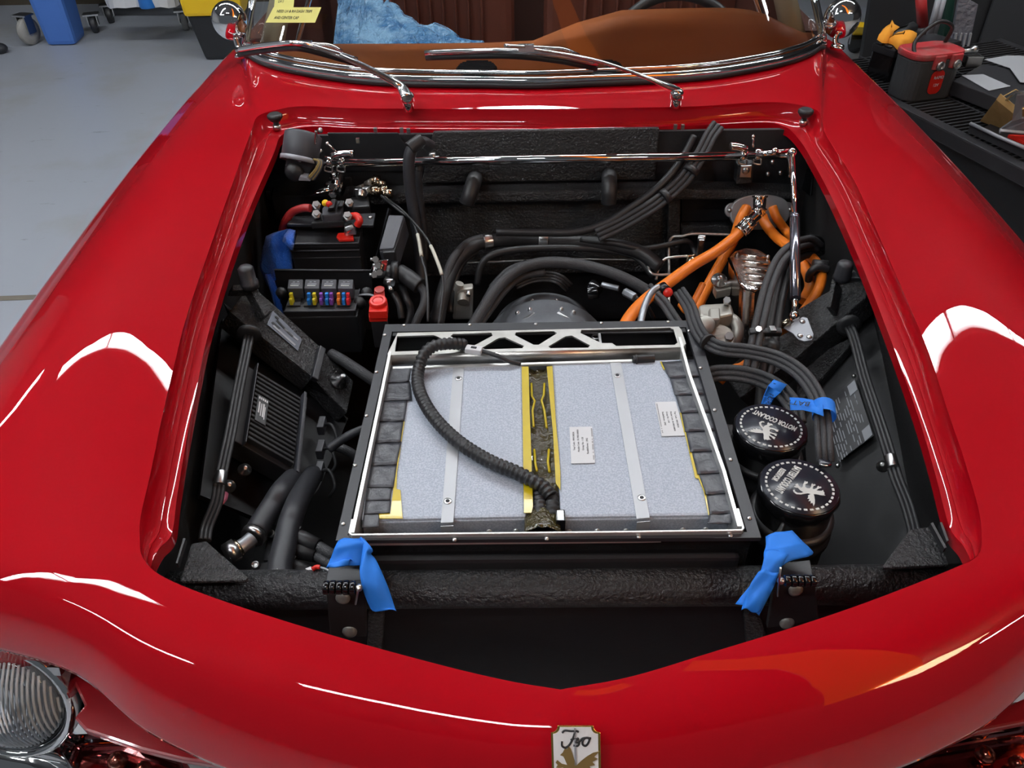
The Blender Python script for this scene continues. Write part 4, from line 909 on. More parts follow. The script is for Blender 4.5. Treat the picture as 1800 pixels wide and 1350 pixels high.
# ---- orange high voltage cables
YG = 1.60
gc = Py(1333, 373, YG)
gp = thing('cable_gland', 'oval grey metal gland plate on the firewall holding orange cables', 'gland', gc)
k = px2m(gc); ga = nrm([0, -.9, .43]); gx = rot_axes(ga, (1, 0, .0))
part('gland_plate', M_('grey_cast_plate', (.34, .34, .35), .45, .6), gp, lambda m: m.slab([gc+gx[0]*k*52*np.sign(math.cos(a))*abs(math.cos(a))**.8+gx[1]*k*(30)*np.sign(math.sin(a))*abs(math.sin(a))**.8 for a in np.linspace(0, 2*math.pi, 41)[:-1]], ga*.014), .003)
for s in (-1, 1):
    e = gc+gx[0]*k*48*s+gx[1]*k*(4)
    part('gland_ear', M_('grey_cast_ear', (.30, .30, .31), .45, .6), gp, lambda m: m.lathe(e+ga*.004, ga, [(k*13, 0), (k*13, .006), (k*11, .007)], 20)); part('gland_screw', STEEL, gp, lambda m: m.sphere(e+gx[0]*s*.006+ga*.011, .0055, seg=12))
OG = 'orange high voltage cables'
cable('orange_cable', 'thick orange cable running from the chrome connector to the battery pack', [(1300, 408, 0, 1.50), (1283, 424, 0, 1.47), (1256, 444, 0, 1.43), (1218, 466, 0, 1.38), (1175, 497, 0, 1.31), (1135, 527, 0, 1.24), (1108, 556, 0, 1.18), (1092, 585, 0, 1.13)], 21, ORA, 'cable', OG)
cable('orange_cable', 'orange cable passing behind the thick one, down past the pump', [(1312, 366, 0, 1.58), (1302, 385, 0, 1.55), (1290, 420, 0, 1.52), (1268, 460, 0, 1.49), (1246, 500, 0, 1.45), (1224, 545, 0, 1.40), (1205, 590, 0, 1.35)], 19, ORA, 'cable', OG)
cable('orange_cable', 'orange cable from the middle of the gland to the braided coil', [(1340, 380, 0, 1.57), (1347, 396, 0, 1.55), (1366, 418, 0, 1.50), (1390, 436, 0, 1.44), (1410, 462, 0, 1.38), (1420, 482, 0, 1.34), (1424, 505, 0, 1.30), (1412, 530, 0, 1.27)], 19, ORA, 'cable', OG)
cable('orange_cable', 'rightmost orange cable, looping down round the strut foot', [(1358, 364, 0, 1.58), (1366, 384, 0, 1.56), (1385, 410, 0, 1.54), (1408, 436, 0, 1.42), (1432, 458, 0, 1.34), (1444, 480, 0, 1.29), (1440, 505, 0, 1.26), (1424, 533, 0, 1.24), (1402, 560, 0, 1.225), (1382, 578, 0, 1.22), (1360, 600, 0, 1.22)], 18, ORA, 'cable', OG)
cable('orange_cable', 'short orange length between strut and pump', [(1235, 500, .68), (1210, 545, .66), (1196, 535, .66)], 12, ORA, 'cable', OG)
cable('orange_cable', 'hidden orange length under the braided hoses', [(1385, 575, .72), (1345, 600, .69), (1310, 640, .66), (1285, 650, .64), (1265, 672, .62)], 15, ORA, 'cable', OG)
cl = thing('cable_clamp', 'black rubber lined clamp round the rightmost orange cable', 'clamp', Py(1436, 468, 1.30))
part('clamp_band', RUB, cl, lambda m: (m.cyl(Py(1428, 470, 1.30), Py(1454, 472, 1.295), .0155), m.tube([Py(1421, 492, 1.29), Py(1424, 480, 1.28), Py(1436, 470, 1.28), Py(1456, 474, 1.28)], .007, 8)))
yc = thing('chrome_connector', 'bright angled chrome connector in front of the cable gland', 'connector', Py(1335, 380, 1.52))
a_, b_, c_ = Py(1336, 344, 1.535), Py(1334, 374, 1.52), Py(1300, 409, 1.50); da, dc = nrm(b_-a_), nrm(c_-b_)
part('connector_body', CHR, yc, lambda m: (m.ring([a_, b_+da*.004], .0135, 24), m.sphere(b_, .0125), m.ring([b_, b_+dc*.02, b_+dc*.021, c_-dc*.002], [.0115, .0115, .0145, .0145], 24)))
part('connector_ring', CHR, yc, lambda m: [m.ring([p-d*.002, p+d*.002], .0162, 24) for p, d in ((a_+da*.028, da), (c_-dc*.004, dc), (a_+da*.002, da))])
part('connector_socket', BMAT, yc, lambda m: m.cyl(a_-da*.001, a_-da*.003, .0095))
part('connector_flute', CHR, yc, lambda m: [m.ring([b_+dc*.024+w, c_-dc*.008+w], .0022, 6) for w in [ .0135*(math.cos(t)*nrm(np.cross(dc, Z1))+math.sin(t)*nrm(np.cross(dc, np.cross(dc, Z1)))) for t in np.linspace(0, 6.28, 13)[:-1]]], kind='stuff')
# ---- polished housing
ph = thing('polished_housing', 'mirror polished metal housing under the orange cables', 'housing', Pz(1320, 470, .60))
TOP = [(1281, 452), (1290, 440), (1310, 434), (1335, 437), (1354, 449), (1358, 462), (1345, 500), (1325, 508), (1308, 503), (1300, 494)]
_tz = zs(TOP, .70)
for k_ in range(5): part('housing_ridge', POL, ph, lambda m: m.ring([_tz[1]*(1-t)+_tz[4]*t+(_tz[7]-_tz[2])*(.12+.16*k_)+np.array([0, 0, .002]) for t in (.18, .86)], .0035, 8))
part('housing_body', POL, ph, lambda m: m.slab(zs(TOP, .70), np.array([.010, -.05, -.16])), .008, bseg=3)
part('housing_cap_rim', CHR, ph, lambda m: m.ring(zs([(1282, 455), (1301, 497), (1310, 506), (1326, 511), (1346, 503)], .70), .004, 8))
for u, v in ((1296, 448), (1350, 452)): part('housing_screw', STEEL, ph, lambda m: m.sphere(Pz(u, v, .702), .005, seg=10))
# ---- braided loop over the strut
strands('braided_hose', 'pair of braided hoses bending over left of the gas strut', [(1318, 650, .72), (1326, 610, .74), (1338, 555, .77), (1352, 500, .79), (1372, 455, .80), (1398, 432, .80), (1425, 425, .79), (1440, 436, .77)], 12, BRAID, 2, .92, 'hose', bands=((.12, .022),))
strands('braided_hose', 'pair of braided hoses nearest the gas strut', [(1346, 660, .70), (1354, 612, .72), (1362, 560, .74), (1372, 510, .76), (1388, 465, .77), (1412, 445, .77), (1436, 442, .76)], 13, RUB, 2, .9, 'hose', bands=((.18, .02),))
coil = thing('lead_coil', 'coil of thin black leads tied beside the gas strut', 'cable coil', Py(1425, 430, 1.42))
for kq in range(7):
    dd = kq*4.2; part('lead', RUB, coil, lambda m: m.tube([Py(1392, 452+dd, 1.44), Py(1404, 424+dd*.8, 1.43), Py(1425, 416+dd*.7, 1.42), Py(1443, 420+dd*.7, 1.43), Py(1446, 436+dd*.35, 1.44), Py(1430, 448+dd*.2, 1.45)], .0038, 8))
cs = thing('screw_clamp', 'steel screw of the hose clamp below the gas strut', 'clamp', Pz(1335, 580, .75))
part('clamp_strap', RUB, cs, lambda m: (m.box(Pz(1345, 584, .755), (.055, .012, .012), rot_axes((0, -.3, 1), (1, .0, .0)))), .003)
part('clamp_screw', STEEL, cs, lambda m: (m.cyl(Pz(1334, 581, .765), Pz(1334, 578, .775), .006, seg=6), m.box(Pz(1358, 579, .765), (.010, .014, .006))), .001)
# ---- gas strut and prop bar
gs = thing('gas_strut', 'chrome and grey gas strut standing at the right of the bay', 'strut', Py(1396, 560, 1.18))
s0, s1, s2, s3 = Py(1392, 268, 1.50), Py(1397, 378, 1.38), Py(1398, 525, 1.19), Py(1396, 556, 1.165)
part('strut_rod', CHR, gs, lambda m: m.cyl(s0, s1, px2m(s0, 4.6), seg=16))
part('strut_cylinder', M_('strut_grey', (.30, .30, .36), .16, .9), gs, lambda m: m.ring([s1, s1+(s2-s1)*.03, s1+(s2-s1)*.035, s1+(s2-s1)*.05, s1+(s2-s1)*.055, s2], [px2m(s1, q) for q in (7.5, 8.6, 7.6, 7.6, 8.6, 8.6)], 24))
part('strut_end', CHR, gs, lambda m: (m.ring([s2, s2+(s3-s2)*.3, s2+(s3-s2)*.9], [.007, .0055, .0055], 16), m.sphere(s3, .010)))
part('strut_ball', CHR, gs, lambda m: m.sphere(s0, .009))
sb_p = Pz(1402, 580, .735); sbn = nrm([-.45, -.2, .86])
sb = part('strut_bracket', GREY, gs, lambda m: m.slab(ns([(1379, 566), (1390, 572), (1412, 559), (1420, 561), (1431, 590), (1428, 600), (1414, 602), (1404, 599), (1394, 588), (1374, 576)], sb_p, sbn), sbn*.004), .001)
for u, v in ((1411, 565), (1407, 590), (1423, 592)): part('bracket_screw', STEEL, sb, lambda m: m.sphere(Pn(u, v, sb_p+sbn*.004, sbn), .0055, (1, 1, .6), 12))
part('bracket_stud', BRASS, sb, lambda m: m.cyl(Pn(1373, 573, sb_p+sbn*.004, sbn), Pn(1386, 565, sb_p+sbn*.012, sbn), .006, seg=8))
pb_ = thing('prop_bar', 'long straight chrome bar across the rear of the bay', 'bar', Py(980, 280, 1.592))
r0, r1 = Py(570, 287, 1.592), Py(1386, 272, 1.592)
part('bar_tube', CHR, pb_, lambda m: m.cyl(r0, r1, .0092, seg=24))
part('bar_elbow', CHR, pb_, lambda m: m.tube([Py(1372, 272, 1.585), Py(1384, 273, 1.58), Py(1389, 281, 1.575), Py(1391, 310, 1.57)], .0065, 12))
part('bar_elbow_top', CHR, pb_, lambda m: (m.cyl(Py(1330, 271, 1.58), Py(1392, 265, 1.58), .0055), m.sphere(Py(1362, 266, 1.58), .008)))
for us, leg in (((578, 600), ((590, 266), (578, 255), (575, 252))), ((1306, 1332), ((1324, 258), (1324, 245), (1324, 240)))):
    cg = part('bar_clamp', CHR, pb_, lambda m: [m.ring([Py(u-6, 285-(u-570)*.018, 1.592), Py(u+6, 285-(u-570)*.018, 1.592)], .0125, 20) for u in us])
    u0 = us[0]; base = 285-(u0-570)*.018
    part('clamp_lever', CHR, cg, lambda m: (m.ring(spline([Py(u0+5, base-10, 1.575), Py(u0+(20 if us[0] < 900 else -8), base-14, 1.572), Py(u0+(44 if us[0] < 900 else -22), base-15, 1.57)], 4), .0075, 10), m.cyl(Py(leg[0][0], leg[0][1], 1.57), Py(leg[2][0], leg[2][1]-0, 1.57), .0022, seg=8), m.sphere(Py(leg[2][0], leg[2][1], 1.57), .004, seg=8)))
    for u in us: part('clamp_clip', STEEL, cg, lambda m: m.tube([Py(u-7, base+8, 1.58), Py(u-7, base+15, 1.58), Py(u+5, base+17, 1.58), Py(u+6, base+8, 1.58)], .0018, 6))
ft = part('bar_foot', STEEL, pb_, lambda m: m.slab([Py(u, v, 1.60) for u, v in ((1303, 292), (1322, 291), (1320, 312), (1300, 312))], (0, .006, 0)), .001)
part('foot_bolt', STEEL, ft, lambda m: m.sphere(Py(1311, 300, 1.60), .008, (1, .6, 1)))
part('foot_bracket', BTEX, pb_, lambda m: m.slab([Py(u, v, 1.61) for u, v in ((1297, 290), (1326, 288), (1322, 322), (1294, 324))], (0, .03, 0)), .003)
# ---- pump casting at the right
pu = thing('pump', 'pale cast metal pump body right of the battery pack', 'pump', Pz(1260, 600, .60))
def pb(u, v, z): return Pz(u, v, z)
part('pump_body', CAST, pu, lambda m: m.hexa(zs([(1232, 610), (1290, 612), (1302, 580), (1240, 572)], .62), zs([(1226, 545), (1286, 545), (1284, 530), (1228, 534)], .70)), .010, bseg=3)
part('pump_top', CAST, pu, lambda m: (m.slab(zs([(1228, 536), (1284, 533), (1290, 552), (1250, 560), (1230, 555)], .712), (0, 0, -.03)), m.slab(zs([(1246, 540), (1266, 539), (1267, 560), (1247, 561)], .72), (0, 0, -.02))), .006, bseg=3)
pc_ = Pz(1241, 570, .71)
part('pump_cover', CAST, pu, lambda m: m.lathe(pc_, nrm([-.1, -.62, .75]), [(.017, -.03), (.017, -.001), (.015, .003), (.001, .0035)], 28))
part('pump_outlet', CAST, pu, lambda m: (m.cyl(Pz(1262, 585, .68), Pz(1264, 606, .66), .026), m.lathe(Pz(1263, 596, .68), (0, -.4, .9), [(.030, -.01), (.030, .004), (.026, .008)], 28)))
part('pump_elbow', CAST, pu, lambda m: m.tube([Pz(1278, 556, .69), Pz(1292, 566, .69), Pz(1297, 582, .68), Pz(1290, 604, .66)], .011, 14))
part('pump_bolt', STEEL, pu, lambda m: (m.cyl(Pz(1281, 596, .70), Pz(1282, 590, .715), .008, seg=6), m.cyl(Pz(1278, 533, .715), Pz(1278, 527, .73), .007, seg=6)))
hb = thing('cable_lug', 'round steel ground lug below the polished housing', 'fitting', Pz(1265, 493, .66))
part('lug_disc', STEEL, hb, lambda m: (m.lathe(Pz(1264, 493, .665), (0, -.5, .85), [(.017, 0), (.016, .004), (.008, .005), (.008, .012), (.002, .014)], 20), m.cyl(Pz(1272, 500, .66), Pz(1286, 496, .66), .006)))
part('lug_plate', CAST, hb, lambda m: m.slab(zs([(1254, 500), (1284, 492), (1286, 506), (1260, 512)], .655), (0, 0, -.02)), .003)
# ---- hoses from the pack to the coolant tanks
strands('coolant_hose', 'upper braided coolant hose bundle arching to the right tank', [(1194, 512, .79), (1212, 540, .80), (1222, 570, .805), (1238, 596, .81), (1266, 612, .815), (1315, 618, .82), (1365, 630, .825), (1405, 654, .83), (1432, 690, .83), (1445, 730, .825), (1449, 785, .81), (1451, 812, .795)], 10, BRAID, 3, .86, 'hose', bands=((.30, .006),))
strands('coolant_hose', 'lower braided coolant hose bundle under the blue tape tag', [(1238, 662, .775), (1262, 656, .78), (1300, 657, .785), (1340, 667, .785), (1372, 686, .785), (1394, 714, .78), (1402, 745, .77)], 11, BRAID, 3, .86, 'hose')
strands('coolant_hose', 'inner braided hose dropping behind the battery pack corner', [(1140, 505, .74), (1165, 530, .74), (1185, 560, .74), (1205, 590, .73), (1222, 640, .70)], 10, BRAID, 2, .9, 'hose')
cable('drain_hose', 'thick black hose standing under the lower coolant hoses', [(1344, 650, .68), (1340, 690, .66), (1336, 740, .63)], 24, RUB, 'hose')
he = thing('hose_collar', 'black angular end collar of the upper coolant hose', 'fitting', Pz(1451, 810, .78))
part('collar_body', BANO, he, lambda m: m.hexa([Pz(u, v, .775) for u, v in ((1440, 822), (1462, 822), (1462, 806), (1440, 806))], [Pz(u, v, .80) for u, v in ((1439, 816), (1461, 816), (1460, 796), (1440, 796))]), .002)
part('collar_rim', CHR, he, lambda m: m.ring(zs([(1441, 816), (1450, 819), (1461, 817)], .801), .0014, 6))
# ---- coolant tanks
def tank(cu, cv, wpx, lab, title, sub, tdir, gdir, toff, goff, z, body):
    c = Pz(cu, cv, z); r = px2m(c, wpx/2)
    t = thing('coolant_tank', lab, 'coolant tank', c-[0, 0, .2])
    nt_ = Z1
    part('tank_body', PLAS, t, lambda m: m.lathe(c, nt_, [(r*.78, -.24), (r*.98, -.20), (r*1.0, -.085), (r*1.07, -.082), (r*1.07, -.072), (r*1.02, -.070), (r*1.02, -.060), (r*1.05, -.058), (r*1.05, -.050), (r*.9, -.048)], 48))
    cap = part('tank_cap', BGLO, t, lambda m: m.lathe(c, nt_, [(r*.92, -.050), (r*.92, -.020), (r*.99, -.012), (r*.995, -.005), (r*.97, -.001), (r*.94, 0)], 72, wave=(.018, 12, r*.975)))
    part('cap_face', M_('dark_blue_black_cap', (.012, .013, .022), .3, spec=.6), t, lambda m: m.lathe(c, nt_, [(r*.94, -.001), (r*.94, .0004), (.001, .0005)], 48))
    n = 34
    for k in range(n):
        a = 2*math.pi*k/n; d = np.array([math.cos(a), math.sin(a), 0]); e = np.array([-d[1], d[0], 0]); p = c+d*r*.80+[0, 0, .0007]
        part('cap_dash', INKW, t, lambda m: m.box(p, (r*.055, r*.085, .0005), np.array([d, e, Z1])))
    td = nrm([*tdir, 0]); up = np.cross(Z1, td)
    o = c+np.array([*toff, 0])*r+[0, 0, .0007]
    text('cap_lettering', title, r*.26, o, td, up, INKW, t, .0005, bold=.0005, xs=7./len(title))
    if sub: text('cap_lettering', sub, r*.19, o-up*r*.25, td, up, INKW, t, .0005, bold=.0004, xs=.56)
    gd = nrm([*gdir, 0]); griffin('cap_griffin', c+np.array([*goff, 0])*r+[0, 0, .0008], gd, np.cross(Z1, gd), r*.74, r*.74, INKW, t, .0005)
    return t
tank(1355, 750, 129, 'rear coolant tank lettered MOTOR COOLANT on its black cap', 'MOTOR COOLANT', '', (-.80, .62), (-.80, .62), (.17, .25), (-.22, -.17), .795, 1)
tank(1405, 854, 142, 'front coolant tank lettered BATTERY COOLANT on its black cap', 'BATTERY COOLANT', 'RESERVOIR', (-.66, -.78), (-.66, -.78), (-.22, .22), (.16, -.24), .795, 1)
tf = thing('tank_shelf', 'black textured shelf between the coolant tanks and the battery pack', 'bracket', Pz(1320, 840, .60))
part('shelf_top', BTEXF, tf, lambda m: m.slab(zs([(1255, 745), (1300, 745), (1345, 870), (1345, 1010), (1330, 1010)], .66), (0, 0, -.01)), .003)
part('shelf_tab', BTEXF, tf, lambda m: m.slab(zs([(1345, 940), (1372, 935), (1376, 948), (1345, 955)], .745), (0, 0, -.006)), .002)
part('tab_screw', STEEL, tf, lambda m: m.lathe(Pz(1369, 937, .746), (0, 0, 1), [(.006, 0), (.0055, .002), (.003, .0022)], 16))
# ---- blue tape flags with handwriting
def tapeflag(lab, rows, wrap, txt, to, td, tu, size):
    t = thing('tape_flag', lab, 'tape', rows[0][0])
    part('tape_tail', BTAPE, t, lambda m: m.grid(rows, nrm(np.cross(rows[0][1]-rows[0][0], rows[1][0]-rows[0][0]))*.0006))
    if wrap: part('tape_wrap', BTAPE, t, lambda m: m.ring(wrap[0], wrap[1], 20, caps=False))
    for tx, o in zip(txt, to): text('pen_lettering', tx, size, o, td, tu, INK, t, .0003, bold=.0)
R1 = [[Pz(1336, 714, .765), Pz(1354, 712, .765)], [Pz(1342, 696, .775), Pz(1361, 700, .775)], [Pz(1350, 678, .793), Pz(1372, 690, .793)], [Pz(1360, 667, .80), Pz(1383, 676, .80)]]
d1 = nrm(R1[0][0]-R1[2][0]); m1 = (R1[1][0]+R1[1][1]+R1[2][0]+R1[2][1])/4
n1 = nrm(np.cross(R1[1][1]-R1[1][0], R1[2][0]-R1[1][0]))
n1 = n1 if n1@(CAM-m1) > 0 else -n1
tapeflag('blue tape flag marked MOTOR on the lower coolant hose', R1, None, ['MOTOR'], [m1+n1*.002], d1, np.cross(n1, d1), .0092)
wa, wb = Pz(1447, 712, .828), Pz(1449, 733, .826)
R2 = [[Pz(1388, 699, .822), Pz(1389, 721, .822)], [Pz(1410, 700, .826), Pz(1411, 721, .826)], [Pz(1428, 703, .832), Pz(1429, 725, .832)], [Pz(1446, 711, .842), Pz(1448, 732, .842)]]
n2 = nrm(np.cross(R2[0][1]-R2[0][0], R2[1][0]-R2[0][0])); n2 = n2 if n2[2] > 0 else -n2; d2 = nrm(R2[0][0]-R2[2][0])
m2 = (R2[0][0]+R2[0][1]+R2[2][0]+R2[2][1])/4
tapeflag('blue tape flag marked BATT wrapped on the upper coolant hose', R2, ([wa, wb], .0155), ['BATT'], [m2+n2*.0035+d2*.004], d2, np.cross(n2, d2), .0135)
# ---- blue tape over the hinges
def tapestrip(rows, t, name='tape_strip', amp=.0015):
    G = []
    for i, (a, b, z) in enumerate(rows):
        A, B = Pz(*a, z), Pz(*b, z); G.append([A*(1-t_)+B*t_+np.array([0, 0, .004*math.sin(math.pi*t_)+amp*math.sin(i*2.1+t_*7)]) for t_ in np.linspace(0, 1, 7)])
    S = [spline([G[i][j] for i in range(len(G))], 4) for j in range(7)]
    return part(name, BTAPE, t, lambda m: m.grid([[S[j][i] for j in range(7)] for i in range(len(S[0]))], (0, 0, -.0012)))
t1 = thing('masking_tape', 'blue masking tape draped over the left hood hinge and battery corner', 'tape', Pz(620, 980, .79))
tapestrip([((594, 951), (632, 947), .808), ((588, 965), (645, 955), .808), ((581, 980), (650, 968), .800), ((573, 998), (634, 994), .792)], t1)
tapestrip([((632, 948), (640, 947), .808), ((638, 960), (655, 966), .807), ((634, 985), (652, 972), .802), ((632, 1002), (661, 985), .797), ((635, 1025), (673, 1010), .788), ((642, 1048), (684, 1036), .776), ((652, 1070), (694, 1068), .760), ((660, 1076), (697, 1074), .757)], t1)
tapestrip([((574, 996), (592, 990), .795), ((590, 998), (608, 984), .798), ((612, 992), (620, 984), .798)], t1, 'tape_fold')
t2 = thing('masking_tape', 'blue masking tape draped over the right hood hinge', 'tape', Pz(1380, 960, .78))
tapestrip([((1346, 943), (1392, 933), .800), ((1346, 960), (1412, 953), .799), ((1343, 972), (1424, 962), .797), ((1346, 990), (1428, 975), .792), ((1362, 1002), (1398, 984), .788)], t2)
tapestrip([((1344, 968), (1388, 972), .797), ((1342, 985), (1380, 985), .796), ((1336, 1005), (1370, 1004), .788), ((1322, 1025), (1361, 1030), .778), ((1306, 1045), (1350, 1052), .766), ((1293, 1060), (1335, 1080), .757)], t2)
tapestrip([((1333, 1005), (1368, 1008), .792), ((1318, 1030), (1358, 1035), .780), ((1308, 1055), (1340, 1066), .766), ((1303, 1072), (1330, 1078), .757)], t2, 'tape_fold', .003)
# ================================================================== LEFT CLUSTER
# wiper motor
wm = thing('wiper_motor', 'dark grey wiper motor in the rear left corner of the bay', 'motor', Py(530, 300, 1.58))
c0, c1 = Py(534, 232, 1.60), Py(527, 282, 1.57)
part('motor_can', PLASG, wm, lambda m: m.ring([c0, c0+(c1-c0)*.1, c1-(c1-c0)*.04, c1], [.030, .038, .038, .036], 28))
part('motor_can_band', GREY, wm, lambda m: m.ring([c1-(c1-c0)*.10, c1+(c1-c0)*.06], .040, 28))
part('gear_cover', PLAS, wm, lambda m: (m.slab([Py(u, v, 1.55) for u, v in ((503, 278), (548, 274), (556, 288), (536, 318), (512, 318), (500, 300))], (0, .03, 0)), m.lathe(Py(518, 302, 1.55), (0, -1, .2), [(.020, 0), (.018, .010), (.008, .014), (.001, .016)], 24)), .003)
part('cover_screw', STEEL, wm, lambda m: m.sphere(Py(527, 281, 1.545), .005, seg=10))
part('motor_bracket', CHR, wm, lambda m: m.tube([Py(556, 229, 1.57), Py(553, 255, 1.57), Py(551, 268, 1.57)], .003, 8))
for k, (mt_, dx) in enumerate(((OCHR, 0), (OCHR, 4), (PLASG, 8), (OCHR, 11), (PLASG, 14))):
    part('motor_wire', mt_, wm, lambda m: m.tube([Py(551+dx*.6, 280, 1.55), Py(560+dx*.5, 284, 1.545), Py(554+dx*.7, 298, 1.54), Py(538+dx, 316, 1.54)], .0022, 6))
part('wire_plug', GREY, wm, lambda m: m.slab([Py(u, v, 1.53) for u, v in ((527, 310), (540, 312), (546, 319), (524, 318))], (0, .02, 0)), .002)
# empty black tray
def opentray(L, z, h, t, mat, th, name='tray_wall'):
    P = zs(L, z); ce = sum(P)/4; Q = [p+(ce-p)*t for p in P]
    part(name, mat, th, lambda m: m.slab(P, (0, 0, -h), holes=[Q]))
    part('tray_base', mat, th, lambda m: m.slab([p-[0, 0, h] for p in P], (0, 0, .004)))
bt = thing('battery_tray', 'open black plastic tray behind the small battery', 'tray', Pz(560, 350, .70))
opentray([(478, 345), (620, 345), (622, 320), (484, 322)], .775, .06, .10, PLAS, bt)
part('tray_tab', PLAS, bt, lambda m: m.box(Pz(477, 335, .765), (.012, .05, .02)), .003)
part('tray_tab', PLAS, bt, lambda m: m.box(Pz(600, 322, .78), (.05, .01, .03)), .003)
# wrench
wr = thing('ratchet_wrench', 'shiny chrome ratchet lying on the black tray', 'wrench', Pz(590, 328, .80))
part('wrench_handle', CHR, wr, lambda m: (m.ring([Pz(598, 308, .83), Pz(590, 342, .80)], [.015, .014], 14, flat=(.6, 1)), m.sphere(Pz(588, 308, .83), .010)))
part('wrench_jaw', CHR, wr, lambda m: (m.ring([Pz(585, 330, .815), Pz(560, 337, .81), Pz(535, 345, .80)], [.012, .008, .003], 10, flat=(1, .5)), m.lathe(Pz(584, 328, .812), (0, 0, 1), [(.016, -.004), (.016, .008), (.008, .009)], 20)))
part('wrench_socket', BMAT, wr, lambda m: m.cyl(Pz(584, 327.5, .820), Pz(584, 327.5, .8225), .006))
part('wrench_nut', CHR, wr, lambda m: m.cyl(Pz(586, 344, .785), Pz(585, 341, .80), .009, seg=6))
# brass fittings
bf = thing('brass_fitting', 'cluster of pale brass pipe unions beside the chrome ratchet', 'fitting', Pz(668, 330, .78))
for u, v, r in ((660, 319, .014), (670, 323, .010), (661, 336, .012), (676, 334, .010), (682, 340, .011)):
    p = Pz(u, v, .79); d = nrm([random.choice((-.9, .9)), random.uniform(-.5, .1), random.uniform(-.1, .5)]); part('union_nut', BRASS, bf, lambda m: (m.cyl(p-d*.010, p+d*.006, r, seg=6), m.cyl(p+d*.006, p+d*.010, r*.7, seg=14)))
part('fitting_stem', CAST, bf, lambda m: (m.cyl(Pz(645, 325, .78), Pz(655, 320, .79), .009), m.cyl(Pz(630, 335, .775), Pz(642, 330, .78), .010)))
for L, s, lab in (([(670, 344, .79), (700, 369, .78), (722, 386, .77), (734, 412, .76), (742, 456, .74), (748, 478, .73), (752, 520, .71), (752, 566, .68)], (.42, .58), 'left thin black lead with a white sleeve'), ([(676, 346, .79), (705, 368, .78), (732, 396, .77), (754, 426, .76), (774, 474, .74), (779, 502, .72), (776, 535, .70), (771, 570, .68)], (.45, .62), 'right thin black lead with a white sleeve')):
    o = cable('sleeved_lead', lab+' left of the trunk hose', L, 4.5, RUB, 'cable', 'white sleeved leads')
    S = spline(pts(L), 7); i0, i1 = int(s[0]*len(S)), int(s[1]*len(S))
    part('white_sleeve', M_('ivory_sleeve', (.55, .53, .45), .5), o, lambda m: m.ring(S[i0:i1], px2m(S[i0], 3.2), 10))
# twelve volt battery
b12 = thing('starter_battery', 'small black battery with red positive cover in the left of the bay', 'battery', Pz(575, 440, .58))
T = zs([(508, 428), (630, 426), (636, 398), (517, 398)], .765)
part('battery_case', PLAS, b12, lambda m: m.slab([p-[0, 0, .014] for p in T], (0, 0, -.15)), .004)
part('battery_lid', PLAS, b12, lambda m: m.slab([p+(p-sum(T)/4)*.02 for p in T], (0, 0, -.013)), .003)
part('lid_rim', PLASG, b12, lambda m: (m.ring([T[0]+[0, -.002, -.001], T[1]+[0, -.002, -.001], T[2]], .0012, 6), m.ring([T[0]+[0, -.003, -.016], T[1]+[0, -.003, -.016]], .0012, 6), m.ring([T[0]+[0, 0, -.034], T[1]+[0, 0, -.034]], .001, 6)))
part('positive_cover', REDP, b12, lambda m: m.slab(zs([(594, 409), (620, 408), (622, 420), (596, 421), (591, 416)], .772), (0, 0, -.006)), .002, 'red terminal cover')
part('positive_terminal', STEEL, b12, lambda m: (m.cyl(Pz(612, 412, .772), Pz(612, 402, .785), .008), m.cyl(Pz(608, 404, .785), Pz(622, 398, .79), .009, seg=6), m.box(Pz(618, 404, .784), (.018, .012, .016))), .001)
part('negative_terminal', STEEL, b12, lambda m: (m.cyl(Pz(634, 346, .78), Pz(636, 335, .79), .010), m.cyl(Pz(640, 338, .79), Pz(648, 332, .79), .010, seg=6), m.box(Pz(631, 338, .785), (.014, .014, .02))), .001)
part('negative_block', PLAS, b12, lambda m: m.slab(zs([(616, 346), (648, 344), (650, 362), (618, 364)], .775), (0, 0, -.04)), .004)
bp_ = thing('bus_plate', 'black plate across the small battery carrying the isolator', 'plate', Pz(580, 385, .77))
part('plate_bar', BSAT, bp_, lambda m: m.slab(zs([(504, 394), (512, 380), (660, 374), (656, 396)], .785), (0, 0, -.006)), .002)
for u, v in ((512, 382), (651, 382)): part('plate_screw', STEEL, bp_, lambda m: m.sphere(Pz(u, v, .786), .005, (1, 1, .6), 10))
iso = thing('battery_isolator', 'black isolator block with yellow and red dots on the bus plate', 'switch', Pz(585, 370, .79))
part('isolator_base', PLAS, iso, lambda m: m.slab(zs([(546, 392), (604, 388), (606, 372), (562, 374)], .80), (0, 0, -.014)), .003)
part('isolator_block', PLASG, iso, lambda m: m.slab(zs([(566, 378), (600, 375), (602, 352), (578, 352), (566, 366)], .815), (0, 0, -.02)), .004)
part('isolator_lever', PLAS, iso, lambda m: (m.hexa(zs([(575, 372), (590, 370), (594, 352), (582, 350)], .815), zs([(577, 366), (587, 365), (591, 350), (584, 349)], .835)), m.hexa(zs([(592, 368), (602, 366), (606, 356), (596, 355)], .815), zs([(594, 363), (602, 362), (606, 353), (598, 352)], .83))), .003)
part('yellow_dot', YEL, iso, lambda m: m.sphere(Pz(572, 357, .835), .007))
part('red_dot', REDP, iso, lambda m: m.sphere(Pz(578.5, 359, .835), .0065))
for u, v in ((556, 362), (556, 378), (611, 381), (614, 358)): part('stud_nut', STEEL, iso, lambda m: (m.cyl(Pz(u, v+3, .80), Pz(u, v-2, .815), .009, seg=6), m.cyl(Pz(u, v-2, .815), Pz(u, v-4, .822), .005)))
cable('red_cable', 'red battery cable curving down to the blue rag', [(546, 366, .812), (532, 366, .81), (514, 373, .80), (501, 390, .78), (495, 412, .74), (494, 430, .71)], 14, REDC)
